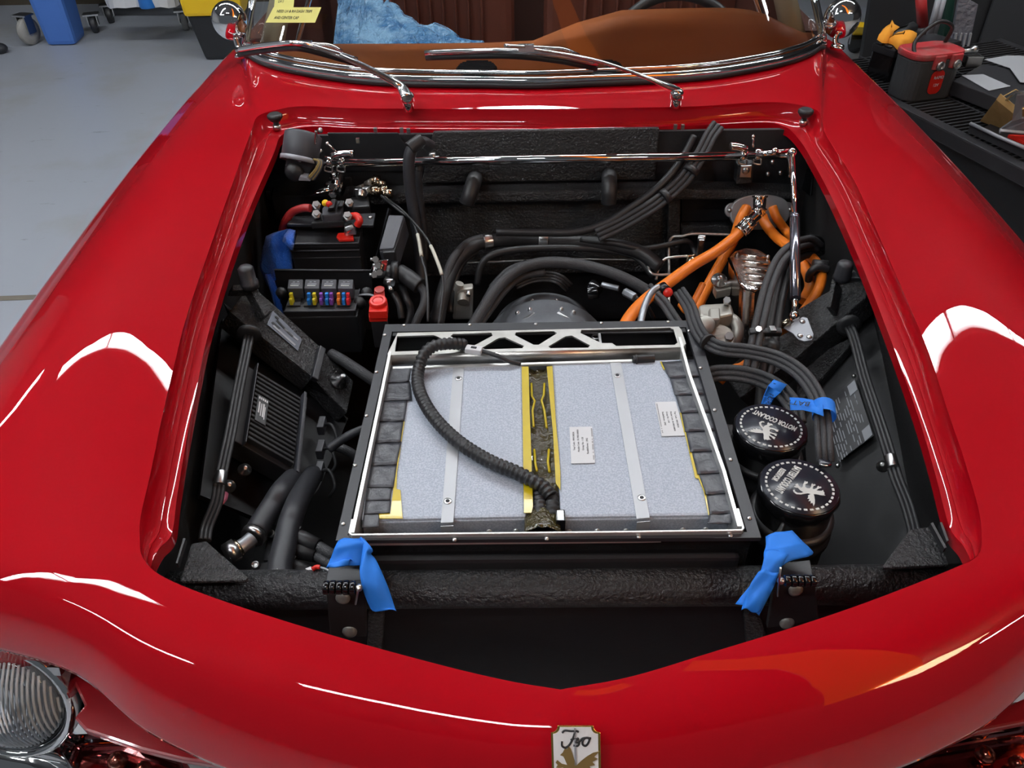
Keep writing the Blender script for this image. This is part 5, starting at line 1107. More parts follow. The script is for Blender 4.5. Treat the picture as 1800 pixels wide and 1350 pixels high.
cable('red_cable', 'short red cable above the red terminal cover', [(618, 380, .805), (627, 380, .81), (632, 388, .805), (628, 396, .795)], 13, REDP)
# blue rag
def rag(m):
    G = []
    for i, t in enumerate(np.linspace(0, 1, 16)):
        row = []
        v = 402+t*98; l = np.interp(v, [402, 412, 440, 470, 500], [505, 468, 461, 456, 468]); r = np.interp(v, [402, 412, 450, 475, 500], [516, 512, 512, 514, 482])
        for j, s in enumerate(np.linspace(0, 1, 14)):
            p = Pz(l+(r-l)*s, v, .76-.09*t**1.3); row.append(p+nrm(CAM-p)*(.022*math.sin(math.pi*s)**.6+.006*math.sin(5*t+4*s)+.004*math.sin(11*s-6*t)))
        G.append(row)
    m.grid(G, (.0, .012, -.012))
rg = thing('blue_rag', 'bright blue cloth tucked beside the small battery', 'rag', Pz(485, 470, .66))
part('rag_bundle', BRAG, rg, rag)
def rtail(m):
    m.grid([[Pz(u-6, v, z), Pz(u, v, z+.006), Pz(u+6, v-1, z)] for u, v, z in ((470, 482, .70), (476, 500, .69), (482, 515, .68), (487, 535, .66), (492, 556, .64))], (.003, .008, -.004))
part('rag_tail', BRAG, rg, rtail)
part('rag_corner', BRAG, rg, lambda m: m.grid([[Pz(508, 402, .775), Pz(516, 404, .775), Pz(518, 412, .77)], [Pz(500, 412, .775), Pz(508, 420, .78), Pz(514, 428, .77)], [Pz(496, 424, .77), Pz(505, 432, .775), Pz(512, 440, .765)]], (.002, .006, -.004)))
# upright board
ub = thing('mounting_board', 'upright black board behind the fuse box', 'panel', Pz(570, 520, .60))
part('board_panel', BPAN, ub, lambda m: m.slab([Py(u, v, 1.36) for u, v in ((482, 475), (652, 476), (660, 580), (500, 570))], (0, .006, 0)), .001)
part('board_edge', PLASG, ub, lambda m: m.ring([Py(482, 475, 1.358), Py(652, 476, 1.358), Py(655, 468, 1.40)], .0014, 6))
# fuse box
fb = thing('fuse_box', 'black fuse box with four relays and coloured fuses', 'fuse box', Pz(565, 560, .60))
ZB = .705
FBX = zs([(498, 548), (624, 546), (632, 508), (512, 511)], ZB)
part('fuse_case', PLAS, fb, lambda m: m.slab(FBX, (0, 0, -.075)), .003)
part('fuse_rim', PLASG, fb, lambda m: m.ring([FBX[0], FBX[1], FBX[2]], .0013, 6))
part('fuse_skirt', PLAS, fb, lambda m: m.hexa([p-[0, 0, .10] for p in FBX], [p+(p-sum(FBX)/4)*.05-[0, 0, .012] for p in FBX]), .003)
for k in range(4):
    u = 503+29.5*k; T = zs([(u+1+1, 507), (u+28.5, 507), (u+29.5, 491), (u+4, 491)], .730)
    r = part('relay', PLASG, fb, lambda m: m.slab(T, (0, 0, -.024)), .0015, 'square black relay with pale print')
    o = sum(T)/4; ex = nrm(T[1]-T[0]); ey = np.cross(Z1, ex)
    for j, (w, dx, dy, hgt) in enumerate(((.016, 0, -.007, .0026), (.018, 0, -.0025, .0016), (.017, 0, .001, .0012), (.004, -.004, .006, .002), (.004, .004, .007, .002))):
        part('relay_print', INKW if j == 0 else INKG, r, lambda m: m.box(o+ex*dx+ey*dy+[0, 0, .0004], (w, hgt, .0004), np.array([ex, ey, Z1])))
for k in range(4):
    u = 503+29.5*k; part('fuse_well', BMAT, fb, lambda m: m.slab(zs([(u+1, 539), (u+25, 538), (u+27, 523), (u+5, 524)], ZB+.001), (0, 0, .002)), .0005)
for u, c in ((514, 'yellow'), (545, 'blue'), (554.5, 'yellow'), (566.5, 'purple'), (576.5, 'blue'), (584, 'purple'), (597, 'orange'), (606, 'blue'), (613.5, 'red')):
    a = Pz(u, 533, ZB+.003); ex = nrm(Pz(u+5, 533, ZB)-Pz(u, 533, ZB)); ey = np.cross(Z1, ex)
    f = part('fuse', FUSEC[c], fb, lambda m: (m.box(a+[0, 0, .006], (.0062, .015, .012), np.array([ex, ey, Z1])), m.box(a+ey*.003+[0, 0, .016], (.0062, .007, .010), np.array([ex, ey, Z1])), m.box(a-ey*.004+[0, 0, .011], (.0058, .005, .005), np.array([ex, ey, Z1]))), .001, c+' blade fuse')
for u, v in ((495, 515), (645, 515), (632, 532)): part('mount_knob', RUB, fb, lambda m: m.lathe(Pz(u, v, .70), (0, -.5, .85), [(.011, -.01), (.011, .004), (.008, .010), (.002, .011)], 16))
cable('earth_lead', 'thin grey lead from the fuse box to the red caps', [(628, 520, .70), (640, 518, .71), (654, 519, .715), (662, 525, .715)], 4, GREY)
# relay module
rm = thing('control_module', 'tall black module box beside the heater hoses', 'module', Pz(690, 430, .62))
mA = [Py(u, v, y) for u, v, y in ((666, 443, 1.40), (693, 441, 1.40), (712, 381, 1.50), (684, 380, 1.50))]
nm_ = nrm(np.cross(mA[1]-mA[0], mA[3]-mA[0]))
part('module_case', PLASG, rm, lambda m: m.slab(mA, -nm_*.05), .004)
part('module_lid', M_('module_lid_grey', (.055, .056, .07), .45), rm, lambda m: m.slab([p+(p-sum(mA)/4)*(-.04) for p in mA], nm_*.006), .003)
part('module_back', BSAT, rm, lambda m: m.slab([Py(u, v, y) for u, v, y in ((655, 470, 1.42), (660, 455, 1.41), (684, 367, 1.53), (682, 365, 1.54))], (0, .03, -.02)))
part('module_plug', PLAS, rm, lambda m: m.slab([Py(u, v, 1.39) for u, v in ((672, 444), (694, 443), (696, 472), (678, 474))], (0, .04, 0)), .003)
# chrome bracket, hose elbow, red boots
cb_ = thing('chrome_bracket', 'small chrome bracket with screws at the corner of the black board', 'bracket', Py(668, 475, 1.35))
part('bracket_leaf', CHR, cb_, lambda m: m.slab([Py(u, v, 1.34) for u, v in ((657, 459), (682, 457), (680, 470), (677, 489), (654, 490), (656, 470))], (0, .004, 0)), .001)
for u, v in ((660, 456), (664, 466), (658, 483), (667, 479)): part('bracket_screw', STEEL, cb_, lambda m: (m.cyl(Py(u, v, 1.338), Py(u, v, 1.325), .0065, seg=6), m.cyl(Py(u-3, v, 1.335), Py(u-9, v, 1.333), .003)))
el = thing('elbow_connector', 'thick black elbow plug pointing right from the chrome bracket', 'connector', Pz(700, 485, .70))
part('elbow_body', PLAS, el, lambda m: (m.ring(zs([(677, 480), (690, 478)], .72), [.014, .017], 20), m.ring(zs([(690, 478), (702, 478)], .72), .022, 20)))
part('elbow_boot', RUB, el, lambda m: m.tube([Pz(702, 478, .72), Pz(718, 488, .715), Pz(738, 503, .705)], .0165, 16))
part('elbow_bolt', STEEL, el, lambda m: (m.cyl(Pz(678, 494, .715), Pz(690, 498, .715), .009, seg=6), m.cyl(Pz(684, 503, .71), Pz(688, 512, .705), .005)))
cable('module_cable', 'braided cable from the black elbow plug down to the battery pack', [(736, 502, .705), (746, 515, .695), (745, 535, .68), (734, 560, .66), (722, 590, .63)], 15, BRAID)
cable('module_cable', 'slack black cable left of the braided one', [(705, 500, .69), (715, 525, .68), (722, 545, .66), (715, 575, .63)], 13, RUB)
cable('module_cable', 'slack black cable just right of the red cap', [(692, 515, .69), (702, 535, .675), (706, 560, .65)], 12, RUB)
rb = thing('terminal_boot', 'bright red square boot on the black terminal post', 'terminal cover', Pz(665, 545, .70))
part('boot_cap', REDP, rb, lambda m: (m.slab(zs([(648, 548), (680, 547), (681, 530), (650, 531)], .742), (0, 0, -.016)), m.lathe(Pz(665, 532, .745), (0, -.15, 1), [(.0165, -.014), (.0165, .004), (.015, .007), (.010, .007), (.009, .005), (.001, .005)], 28)), .002)
part('boot_skirt', REDP, rb, lambda m: m.slab(zs([(648, 557), (680, 556), (680, 546), (648, 548)], .728), (0, 0, -.012)), .002)
part('boot_post', PLAS, rb, lambda m: m.slab(zs([(652, 566), (680, 565), (680, 548), (652, 550)], .715), (0, 0, -.06)), .002)
rb2 = thing('terminal_boot', 'faded translucent red boot above the bright red one', 'terminal cover', Pz(667, 515, .70))
part('boot_cap', REDT, rb2, lambda m: (m.slab(zs([(656, 525), (677, 524), (675, 503), (658, 505)], .735), (0, 0, -.014)), m.lathe(Pz(667, 510, .737), (0, -.15, 1), [(.010, 0), (.010, .003), (.007, .003)], 20)), .002)
# ---- amplifier on the left wheel arch
am = thing('amplifier', 'black finned amplifier on the left inner panel', 'amplifier', Pz(475, 740, .62))
an = nrm([.60, -.10, .79]); ap = Pz(480, 745, .675)
AC = ns([(446, 649), (537, 704), (514, 836), (425, 782)], ap, an); O0, EX, EY = AC[0], AC[1]-AC[0], AC[3]-AC[0]
part('amplifier_case', BMAT, am, lambda m: m.slab([O0-EX*.16-EY*.0, O0+EX*1.0, O0+EX*1.0+EY, O0-EX*.16+EY], -an*.04), .002)
A = lambda a, b, h=0: O0+EX*a+EY*b+an*h
for k in range(16):
    b = .07+.056*k
    part('cooling_fin', BMAT, am, lambda m: m.slab([A(.04, b), A(.86, b), A(.86, b+.030), A(.04, b+.030)], an*.012), .001)
for a in (-.0, .90, .985): part('end_rail', PLASG, am, lambda m: m.slab([A(a, -.02), A(a+.022 if a != .90 else a+.05, -.02), A(a+.022 if a != .90 else a+.05, 1.02), A(a, 1.02)], an*(.016 if a < .95 else .006)), .001)
bg = part('amplifier_badge', PLAS, am, lambda m: m.slab([A(.10, .36), A(.30, .36), A(.30, .70), A(.10, .70)], an*.014), .001)
for a, b, c, d in ((.13, .45, .025, .14), (.17, .46, .02, .16), (.205, .45, .03, .17), (.24, .48, .015, .16)): part('badge_mark', WHT, bg, lambda m: m.slab([A(a, b, .0142), A(a+c, b, .0142), A(a+c, b+d, .0142), A(a, b+d, .0142)], an*.0004))
for kk in range(5): part('badge_mark', WHT, bg, lambda m: m.slab([A(.12+.034*kk, .385, .0142), A(.142+.034*kk, .385, .0142), A(.142+.034*kk, .415, .0142), A(.12+.034*kk, .415, .0142)], an*.0004))
for u, v in ((566, 748), (564, 790), (562, 828)):
    p = Pz(u, v, .60); q = thing('wire_plug', {748: 'uppermost small black wiring plug right of the amplifier', 790: 'middle small black wiring plug right of the amplifier', 828: 'lowest small black wiring plug right of the amplifier'}[v], 'plug', p, 'wiring plugs by the amplifier')
    part('plug_body', PLASG, q, lambda m: m.box(p, (.012, .03, .02)), .002); part('plug_wire', RUB, q, lambda m: m.tube([p, p+[.02, -.01, .01], p+[.03, -.03, -.005], p+[.02, -.04, -.02]], .003, 8))
cable('ribbed_hose', 'ribbed black hose behind the front left of the battery pack', [(582, 622, .64), (605, 635, .64), (640, 658, .63), (660, 672, .62)], 20, BRAID, 'hose')
cable('power_cable', 'black power cable left of the battery pack', [(578, 790, .64), (598, 775, .65), (620, 762, .66), (645, 752, .66)], 16, RUBG)
cable('power_cable', 'braided power cable under the plain one', [(590, 785, .62), (606, 790, .62), (622, 800, .61), (630, 815, .59)], 16, BRAID)
# ---- release cables along the inner wings
def wingcable(L, w, lab, band):
    t = strands('release_cable', lab, L, w, RUB, 3, .82, 'cable'); S = spline(pts(L), 7); i = int(band*(len(S)-1)); d = nrm(S[i+1]-S[i-1]); r = px2m(S[i], w*1.35)
    part('cable_band', STEEL, t, lambda m: m.cyl(S[i]-d*.011, S[i]+d*.011, r, seg=20), .001)
    g = S[0]; part('cable_grommet', RUB, t, lambda m: m.lathe(g, nrm(S[1]-S[0]), [(.020, -.004), (.021, .003), (.012, .005)], 20))
wingcable([(438, 588, .76), (432, 620, .755), (418, 690, .745), (405, 760, .735), (392, 820, .725), (386, 850, .72), (380, 885, .71), (364, 925, .70), (360, 950, .70)], 8, 'bundled black release cables along the left inner wing', .60)
wingcable([(1492, 572, .75), (1503, 600, .75), (1520, 665, .745), (1545, 740, .74), (1564, 800, .735), (1576, 840, .73), (1592, 880, .72), (1604, 920, .715), (1608, 940, .71)], 8, 'bundled black release cables along the right inner wing', .54)
rt2 = thing('ring_terminal', 'pink crimped ring terminal on the left panel bolt', 'terminal', Pz(395, 880, .66)); part('crimp', M_('pink_crimp', (.45, .12, .20), .4), rt2, lambda m: m.ring(zs([(396, 868), (394, 876), (391, 886)], .67), [.005, .005, .002], 10))
# ---- front left hoses
ah = thing('hose_fitting', 'braided hose with a steel hex fitting in the front left corner', 'hose', Pz(440, 930, .66))
part('hose_tube', RUBG, ah, lambda m: m.ring(spline([Pz(515, 840, .62)]+zs([(496, 862), (478, 890), (462, 915), (450, 935)], .68), 6), .0165, 18))
part('hose_crimp', STEEL, ah, lambda m: m.ring(zs([(449, 937), (443, 946)], .68), [.0185, .0175], 12))
part('fitting_pipe', CASTG, ah, lambda m: m.tube(zs([(443, 946), (434, 954), (424, 961), (414, 966)], .685), .0105, 14))
part('fitting_hex', STEEL, ah, lambda m: m.ring(zs([(416, 965), (398, 976)], .69), .0165, 6))
part('fitting_face', BRASS, ah, lambda m: m.ring(zs([(421, 962), (415, 966)], .688), .013, 16))
gh = thing('charge_conduit', 'smooth black conduit standing by the front left plugs', 'conduit', Pz(500, 1000, .66))
part('conduit_tube', RUBG, gh, lambda m: m.ring(spline([Pz(550, 835, .60), Pz(530, 868, .67)]+zs([(516, 900), (508, 925), (500, 960), (492, 995), (490, 1018)], .70), 6), .0165, 20))
text('conduit_print', 'CLE', .009, Pz(484, 1008, .719), Pz(484, 1000, .72)-Pz(484, 1016, .72), (-1, 0, 0), INKW, gh)
mp = thing('plug_bracket', 'black bracket with hex screws below the amplifier', 'bracket', Pz(470, 960, .62))
part('bracket_plate', BPAN, mp, lambda m: m.slab(zs([(470, 935), (490, 930), (480, 985), (462, 985)], .655), (0, 0, -.01)), .002)
part('bracket_plate', BPAN, mp, lambda m: m.slab(zs([(446, 990), (486, 985), (478, 1020), (438, 1020)], .655), (0, 0, -.01)), .002)
for u, v in ((477, 940), (450, 995)): part('hex_screw', STEEL, mp, lambda m: m.lathe(Pz(u, v, .657), (0, -.3, .95), [(.006, 0), (.006, .006), (.0035, .0065), (.003, .004)], 16))
part('wing_clip', STEEL, mp, lambda m: (m.ring(zs([(442, 1014), (452, 1020)], .67), .003, 6), m.ring(zs([(446, 1020), (450, 1013)], .67), .003, 6)))
for i, (L, lab) in enumerate(((((514, 943), (530, 948), (560, 960), (585, 975)), 'topmost black booted plug by the front left conduit'), (((512, 965), (530, 968), (556, 976), (580, 990)), 'middle black booted plug by the front left conduit'), (((505, 995), (522, 1000), (545, 1010), (570, 1016)), 'lowest black booted plug by the front left conduit'))):
    z = .69-.008*i; P = zs(L, z); q = thing('booted_plug', lab, 'plug', P[0], 'front left plugs')
    part('plug_head', PLAS, q, lambda m: m.box(P[0], (.022, .026, .026), rot_axes((0, 0, 1), P[1]-P[0])), .004)
    part('plug_boot', RUB, q, lambda m: m.ring([P[0], P[1], P[2]], [.0125, .0125, .010], 16)); part('plug_cable', BRAID, q, lambda m: m.tube([P[2], P[3], P[3]+[.02, .01, -.03]], .0075, 10))
sp_ = thing('wire_splice', 'small white connector with a red tip by the left masking tape', 'connector', Pz(550, 1006, .68))
part('splice_body', WPL, sp_, lambda m: m.slab(zs([(536, 999), (546, 995), (553, 1000), (560, 1006), (548, 1007)], .745), (0, 0, -.008)), .001)
part('splice_tip', REDP, sp_, lambda m: m.tube(zs([(549, 1001), (556, 997), (563, 997)], .75), .003, 8)); part('splice_wire', GREY, sp_, lambda m: m.tube(zs([(562, 997), (572, 1000), (580, 1004)], .75), .0015, 6))
# ================================================================== CABIN THINGS
def sheet(m):
    G = []
    for i, v in enumerate(np.linspace(-40, 86, 22)):
        l = np.interp(v, [-40, 0, 40, 86], [590, 596, 590, 585]); r = np.interp(v, [-40, 0, 30, 55, 70, 86], [660, 672, 705, 760, 810, 860]); y = 2.75-.40*(v+40)/126; row = []
        for j, s in enumerate(np.linspace(0, 1, 26)):
            p = Py(l+(r-l)*s, v, y); h = random.uniform(-.028, .028); row.append(p+np.array([0, -.05*math.sin(math.pi*s)+h, h*.5]))
        G.append(row)
    m.grid(G, (0, .02, 0), False)
bl = part('plastic_sheet', BPLA, None, sheet); tag(bl, 'crumpled translucent blue plastic over the left seat', 'plastic sheet')
np0 = WB[len(WB)//2]
def onglass(u, v, off=.006):
    # point on the leaning glass near the left end
    i = int(np.argmin(np.abs(WB[:, 0]+.60))); p = WB[i]+np.array([0, 0, .012]); n = nrm(np.cross(WB[i+2]-WB[i-2], lean[i])); n = n if n[1] < 0 else -n
    return Pn(u, v, p+n*off, n), n
q = [onglass(*t)[0] for t in ((481, 13), (565, 13), (554, 40), (467, 40))]; gn = onglass(480, 20)[1]
nt1 = part('note_slip', NOTE, None, lambda m: m.slab(q, gn*.0006)); tag(nt1, 'wide yellow handwritten note taped to the windshield', 'note')
ex = q[1]-q[0]; ey = q[3]-q[0]
for k, (s, o) in enumerate((('NEED LH & RH DASH TRIM', .27), ('AND CENTER CAP', .68))): text('pen_lettering', s, np.linalg.norm(ex)*.062, q[0]+ex*(.12+.02*k)+ey*o+gn*.001, ex, -ey, INK, nt1, .0003, 'LEFT')
q2 = [onglass(*t, .004)[0] for t in ((484, -10), (518, -10), (516, 14), (482, 14))]
nt2 = part('note_slip', NOTE, None, lambda m: m.slab(q2, gn*.0005)); tag(nt2, 'small yellow note slip above the wide one', 'note')
text('pen_lettering', 'LH 1', np.linalg.norm(ex)*.06, q2[0]+(q2[1]-q2[0])*.2+(q2[3]-q2[0])*.55+gn*.001, ex, -ey, INK, nt2, .0003, 'LEFT')
# ================================================================== SHOP BEHIND, LEFT
def taper(m, base, top, h):
    B = [np.array(p) for p in base]; T = [np.array([p[0], p[1], h]) for p in top]; m.hexa(B, T)
def bin_(name, lab, cat, mat, q, h, flare, lid=None):
    B = zs(q, 0.0); ce = sum(B)/4; B = [p*1.0 for p in B]
    t = thing(name, lab, cat, ce)
    part('bin_body', mat, t, lambda m: m.hexa(B, [ce+(p-ce)*flare+np.array([0, 0, h]) for p in B]), .03)
    part('bin_rim', mat if not lid else lid, t, lambda m: m.hexa([ce+(p-ce)*(flare*1.05)+np.array([0, 0, h-.04]) for p in B], [ce+(p-ce)*(flare*1.06)+np.array([0, 0, h+.02]) for p in B]), .01)
    return t, B, ce
bin_('blue_bin', 'tall blue plastic bin standing on the floor at upper left', 'bin', BLUEB, [(83, 81), (134, 80), (152, 62), (104, 64)], .8, 1.35)
P4 = zs([(362, 106), (432, 104), (448, 76), (368, 78)], 0.0); ce = sum(P4)/4
tt = thing('storage_tote', 'black storage tote with yellow lid behind the left mirror', 'tote', ce)
part('tote_body', PLAS, tt, lambda m: m.hexa(P4, [ce+(p-ce)*1.3+np.array([0, 0, .27]) for p in P4]), .02)
part('tote_lid', YEL, tt, lambda m: m.hexa([ce+(p-ce)*1.4+np.array([0, 0, .27]) for p in P4], [ce+(p-ce)*1.45+np.array([0, 0, .40]) for p in P4]), .02)
def caster(u, v, lab, r, mat=None, x=None):
    p = Pz(u, v, 0)+np.array([0, 0, r]); ax = nrm(x if x is not None else [1, .3, 0])
    t = thing('caster_wheel', lab, 'wheel', p-[0, 0, r])
    part('tyre', RUBG if mat is None else mat, t, lambda m: m.lathe(p, ax, [(r*.55, -.02), (r*.95, -.018), (r, -.01), (r, .01), (r*.95, .018), (r*.55, .02)], 28))
    part('hub', GREY, t, lambda m: m.lathe(p, ax, [(r*.6, -.012), (r*.2, -.026), (r*.2, .026), (r*.6, .012)], 20))
    part('fork', STEEL, t, lambda m: (m.box(p+ax*.03+[0, 0, r*.5], (.006, r*.8, r*1.3), rot_axes((0, 0, 1), ax)), m.box(p-ax*.03+[0, 0, r*.5], (.006, r*.8, r*1.3), rot_axes((0, 0, 1), ax)), m.box(p+[0, 0, r*1.15], (.10, .08, .01), rot_axes((0, 0, 1), ax))))
    return p
caster(59, 78, 'large wheel with pale tyre left of the blue bin', .085, M_('pale_tyre', (.30, .29, .27), .6), [.97, -.25, 0])
caster(170, 57, 'grey swivel caster right of the blue bin', .055)
caster(197, 40, 'dark caster at the back of the left cart', .055, RUB)
caster(328, 53, 'caster beside the yellow lidded tote', .06, M_('grey_tyre', (.22, .22, .22), .6))
ct = thing('shop_cart', 'dark low cart loaded with white goods behind the blue bin', 'cart', Pz(230, 30, 0))
c5 = zs([(150, 40), (330, 40), (330, 5), (150, 5)], 0.0); cz = sum(c5)/4
part('cart_deck', DARKC, ct, lambda m: m.slab([p+[0, 0, .24] for p in c5], (0, 0, -.05)), .004)
for i in (0, 1): part('cart_post', DARKC, ct, lambda m: m.box(c5[i]+np.array([0, 0, .65]), (.05, .05, .9)), .004)
part('cart_shelf', DARKC, ct, lambda m: m.slab([p+[0, 0, 1.0] for p in c5], (0, 0, -.05)), .004)
def bag(name, lab, cat, u, v, z, size, mat):
    p = Pz(u, v, z); o = thing(name, lab, cat, p)
    part('wrap', mat, o, lambda m: m.grid([[p+np.array([math.cos(a)*size[0]*rr+random.uniform(-.01, .01), math.sin(a)*size[1]*rr, zz_+random.uniform(-.01, .01)]) for a in np.linspace(0, 2*math.pi, 14)] for zz_, rr in ((0, .2), (.004, 1), (size[2]*.5, 1.05), (size[2]*.9, .8), (size[2], .1))], 0, False))
bag('white_bag', 'white paper bundle on the left cart', 'bag', 230, 9, .24, (.14, .12, .16), WPL)
bag('white_bag', 'crumpled white bag right of the blue bottle on the cart', 'bag', 290, 8, .24, (.09, .1, .14), WPL)
bo = thing('blue_bottle', 'blue bottle between white bags on the cart', 'bottle', Pz(262, 13, .24)); p_ = Pz(262, 13, .24)
part('bottle_body', M_('bright_blue_plastic', (.02, .16, .52), .35), bo, lambda m: m.lathe(p_, (0, 0, 1), [(.05, 0), (.055, .01), (.055, .18), (.025, .24), (.025, .26)], 20)); part('bottle_cap', WPL, bo, lambda m: m.lathe(p_, (0, 0, 1), [(.028, .26), (.028, .29)], 16))
cab = thing('tool_cabinet', 'dark low cabinet against the back wall at far left', 'cabinet', (-5.2, 6.4, 0))
part('cabinet_body', DARKC, cab, lambda m: m.box((-5.3, 6.5, .62), (2.6, .6, 1.0)), .01); part('cabinet_plinth', WOODD, cab, lambda m: m.box((-5.3, 6.5, .06), (2.6, .55, .12)))
sh = thing('rubber_foot', 'dark rounded foot at the left picture edge on the floor', 'foot', Pz(0, 88, 0)); part('foot_pad', RUBG, sh, lambda m: m.sphere(Pz(-5, 85, .03), .05, (1.3, 1, .7)))
# ================================================================== BENCH, RIGHT
ZBN = .5
A0, A1 = Pz(1572, 182, ZBN), Pz(1800, 298, ZBN); e1 = nrm(A1-A0); e2 = nrm(np.cross(e1, Z1)); e2 = e2 if e2[0] > 0 else -e2
L1 = np.linalg.norm(A1-A0)
BB = lambda a, b, z=0: A0+e1*a+e2*b+np.array([0, 0, z])
bn_ = thing('grate_bench', 'low black bench with steel grate top at the right', 'bench', BB(.5, .4, -ZBN))
a0, a1, dp = -.5, L1+.6, .95
part('bench_front_rail', GRATE, bn_, lambda m: m.slab([BB(a0, 0), BB(a1, 0), BB(a1, .045), BB(a0, .045)], (0, 0, -.05)), .006)
part('bench_back_rail', GRATE, bn_, lambda m: m.slab([BB(a0, dp), BB(a1, dp), BB(a1, dp-.045), BB(a0, dp-.045)], (0, 0, -.05)), .006)
part('bench_skirt', DARKC, bn_, lambda m: m.slab([BB(a0, .03, -.05), BB(a1, .03, -.05), BB(a1, .03, -.42), BB(a0, .03, -.42)], e2*.02))
for a in (a0+.05, a1-.05):
    for b in (.06, dp-.06): part('bench_leg', DARKC, bn_, lambda m: m.box(BB(a, b, -.27), (.05, .05, .46)))
part('bench_under_tray', VOID, bn_, lambda m: m.slab([BB(a0, .05, -.07), BB(a1, .05, -.07), BB(a1, dp-.05, -.07), BB(a0, dp-.05, -.07)], (0, 0, -.01)))
n = int((a1-a0)/.024); bar0 = None
for i in range(n):
    a = a0+.02+i*.024
    if bar0 is None: bar0 = part('grate_bar', GRATE, bn_, lambda m: m.slab([BB(a, .04), BB(a+.008, .04), BB(a+.008, dp-.04), BB(a, dp-.04)], (0, 0, -.02))); continue
    dup(bar0, e1*(i*.024))
for b in (.22, .45, .68): part('cross_bar', GRATE, bn_, lambda m: m.slab([BB(a0, b, .001), BB(a1, b, .001), BB(a1, b+.010, .001), BB(a0, b+.010, .001)], (0, 0, -.012)))
# red-top battery
def rb_px(u, v, h): # point above bench at height h
    return Pz(u, v, ZBN+h)
rbt = thing('car_battery', 'grey car battery with red top on the grate bench', 'battery', Pz(1625, 178, ZBN))
fb0, fb1, bb0 = Pz(1592, 182, ZBN), Pz(1668, 172, ZBN), Pz(1566, 170, ZBN)
ev = nrm(fb1-fb0); eu = np.cross(Z1, ev); wB = np.linalg.norm(fb1-fb0)*1.14; dB = .14; hB = .165
cB = fb0+ev*wB/2+eu*dB/2
GRB = M_('dark_grey_battery_case', (.045, .047, .05), .5)
part('battery_case', GRB, rbt, lambda m: m.rrect(cB, (wB, dB), hB*.86, np.array([ev, eu, Z1]), .05, 6), .006)
REDB = M_('dusty_red_top', (.42, .03, .035), .5, var=(20, (.33, .12, .11), .45, .7))
part('battery_top', REDB, rbt, lambda m: m.rrect(cB+[0, 0, hB*.86], (wB*1.03, dB*1.04), hB*.14, np.array([ev, eu, Z1]), .05, 6), .008)
for s in (.05, .38):
    part('top_lobe', REDB, rbt, lambda m: m.rrect(cB-eu*dB*.47+ev*wB*(s-.12)+[0, 0, hB*.68], (.05, .03), hB*.28, np.array([ev, eu, Z1]), .012), .004)
    part('terminal', STEEL, rbt, lambda m: m.lathe(cB-eu*(dB*.47+.016)+ev*wB*(s-.12)+[0, 0, hB*.76], -eu, [(.017, 0), (.016, .004), (.007, .005), (.006, .002)], 20))
part('battery_sticker', REDP, rbt, lambda m: m.rrect(cB-eu*(dB*.5+.002)+ev*wB*(-.02)+[0, 0, hB*.40], (.055, hB*.50), .002, np.array([ev, Z1, -eu]), .02, 5))
text('sticker_lettering', 'RAPID', .015, cB-eu*(dB*.5+.006)+ev*wB*(-.0)+[0, 0, hB*.50], ev, Z1, WHT, rbt, .001)
text('sticker_lettering', '12V', .015, cB-eu*(dB*.5+.006)+ev*wB*(-.02)+[0, 0, hB*.34], ev, Z1, WHT, rbt, .001)
part('carry_handle', RUB, rbt, lambda m: m.tube([cB-ev*wB*.42-eu*.05+[0, 0, hB*.8], cB-ev*wB*.38+[0, 0, hB*1.15], cB-ev*wB*.05+[0, 0, hB*1.52], cB+ev*wB*.28+[0, 0, hB*1.4], cB+ev*wB*.42+eu*.04+[0, 0, hB*1.0]], .007, 8))
# black case with gloves
bx = thing('black_case', 'tall black case behind the red topped battery', 'case', Pz(1600, 150, .1))
q = zs([(1536, 75), (1575, 88), (1690, 72), (1640, 58)], .62)
part('case_body', BGLO, bx, lambda m: m.slab([p-[0, 0, .012] for p in q], (0, 0, -.60)), .008)
part('case_lid', PLAS, bx, lambda m: m.slab([p+(p-sum(q)/4)*.03 for p in q], (0, 0, -.03)), .006)
part('case_ridge', PLAS, bx, lambda m: [m.ring([q[0]*(1-t)+q[1]*t+np.array([0, 0, .004]) for t in (a, a+.3)], .005, 6) for a in (.1, .5)])
gl = thing('work_gloves', 'pair of orange work gloves lying on the black case', 'gloves', Pz(1590, 70, .64))
def glove(m, L, z):
    P = zs(L, z); ce = sum(P)/len(P)
    m.grid([[ce+(p-ce)*r+np.array([0, 0, h+.006*math.sin(7*i)]) for i, p in enumerate(P+[P[0]])] for r, h in ((1, 0), (.95, .018), (.6, .030), (.05, .034))], 0)
part('glove', GLOVE, gl, lambda m: glove(m, [(1541, 72), (1548, 62), (1560, 56), (1565, 45), (1571, 54), (1584, 57), (1580, 62), (1568, 66), (1560, 75), (1550, 76)], .63))
part('glove', GLOVE, gl, lambda m: glove(m, [(1560, 74), (1575, 67), (1595, 66), (1610, 69), (1600, 80), (1588, 80), (1578, 85), (1570, 76)], .63))
part('glove_palm', DARKC, gl, lambda m: glove(m, [(1568, 64), (1585, 60), (1606, 52), (1612, 55), (1600, 62), (1580, 67)], .645))
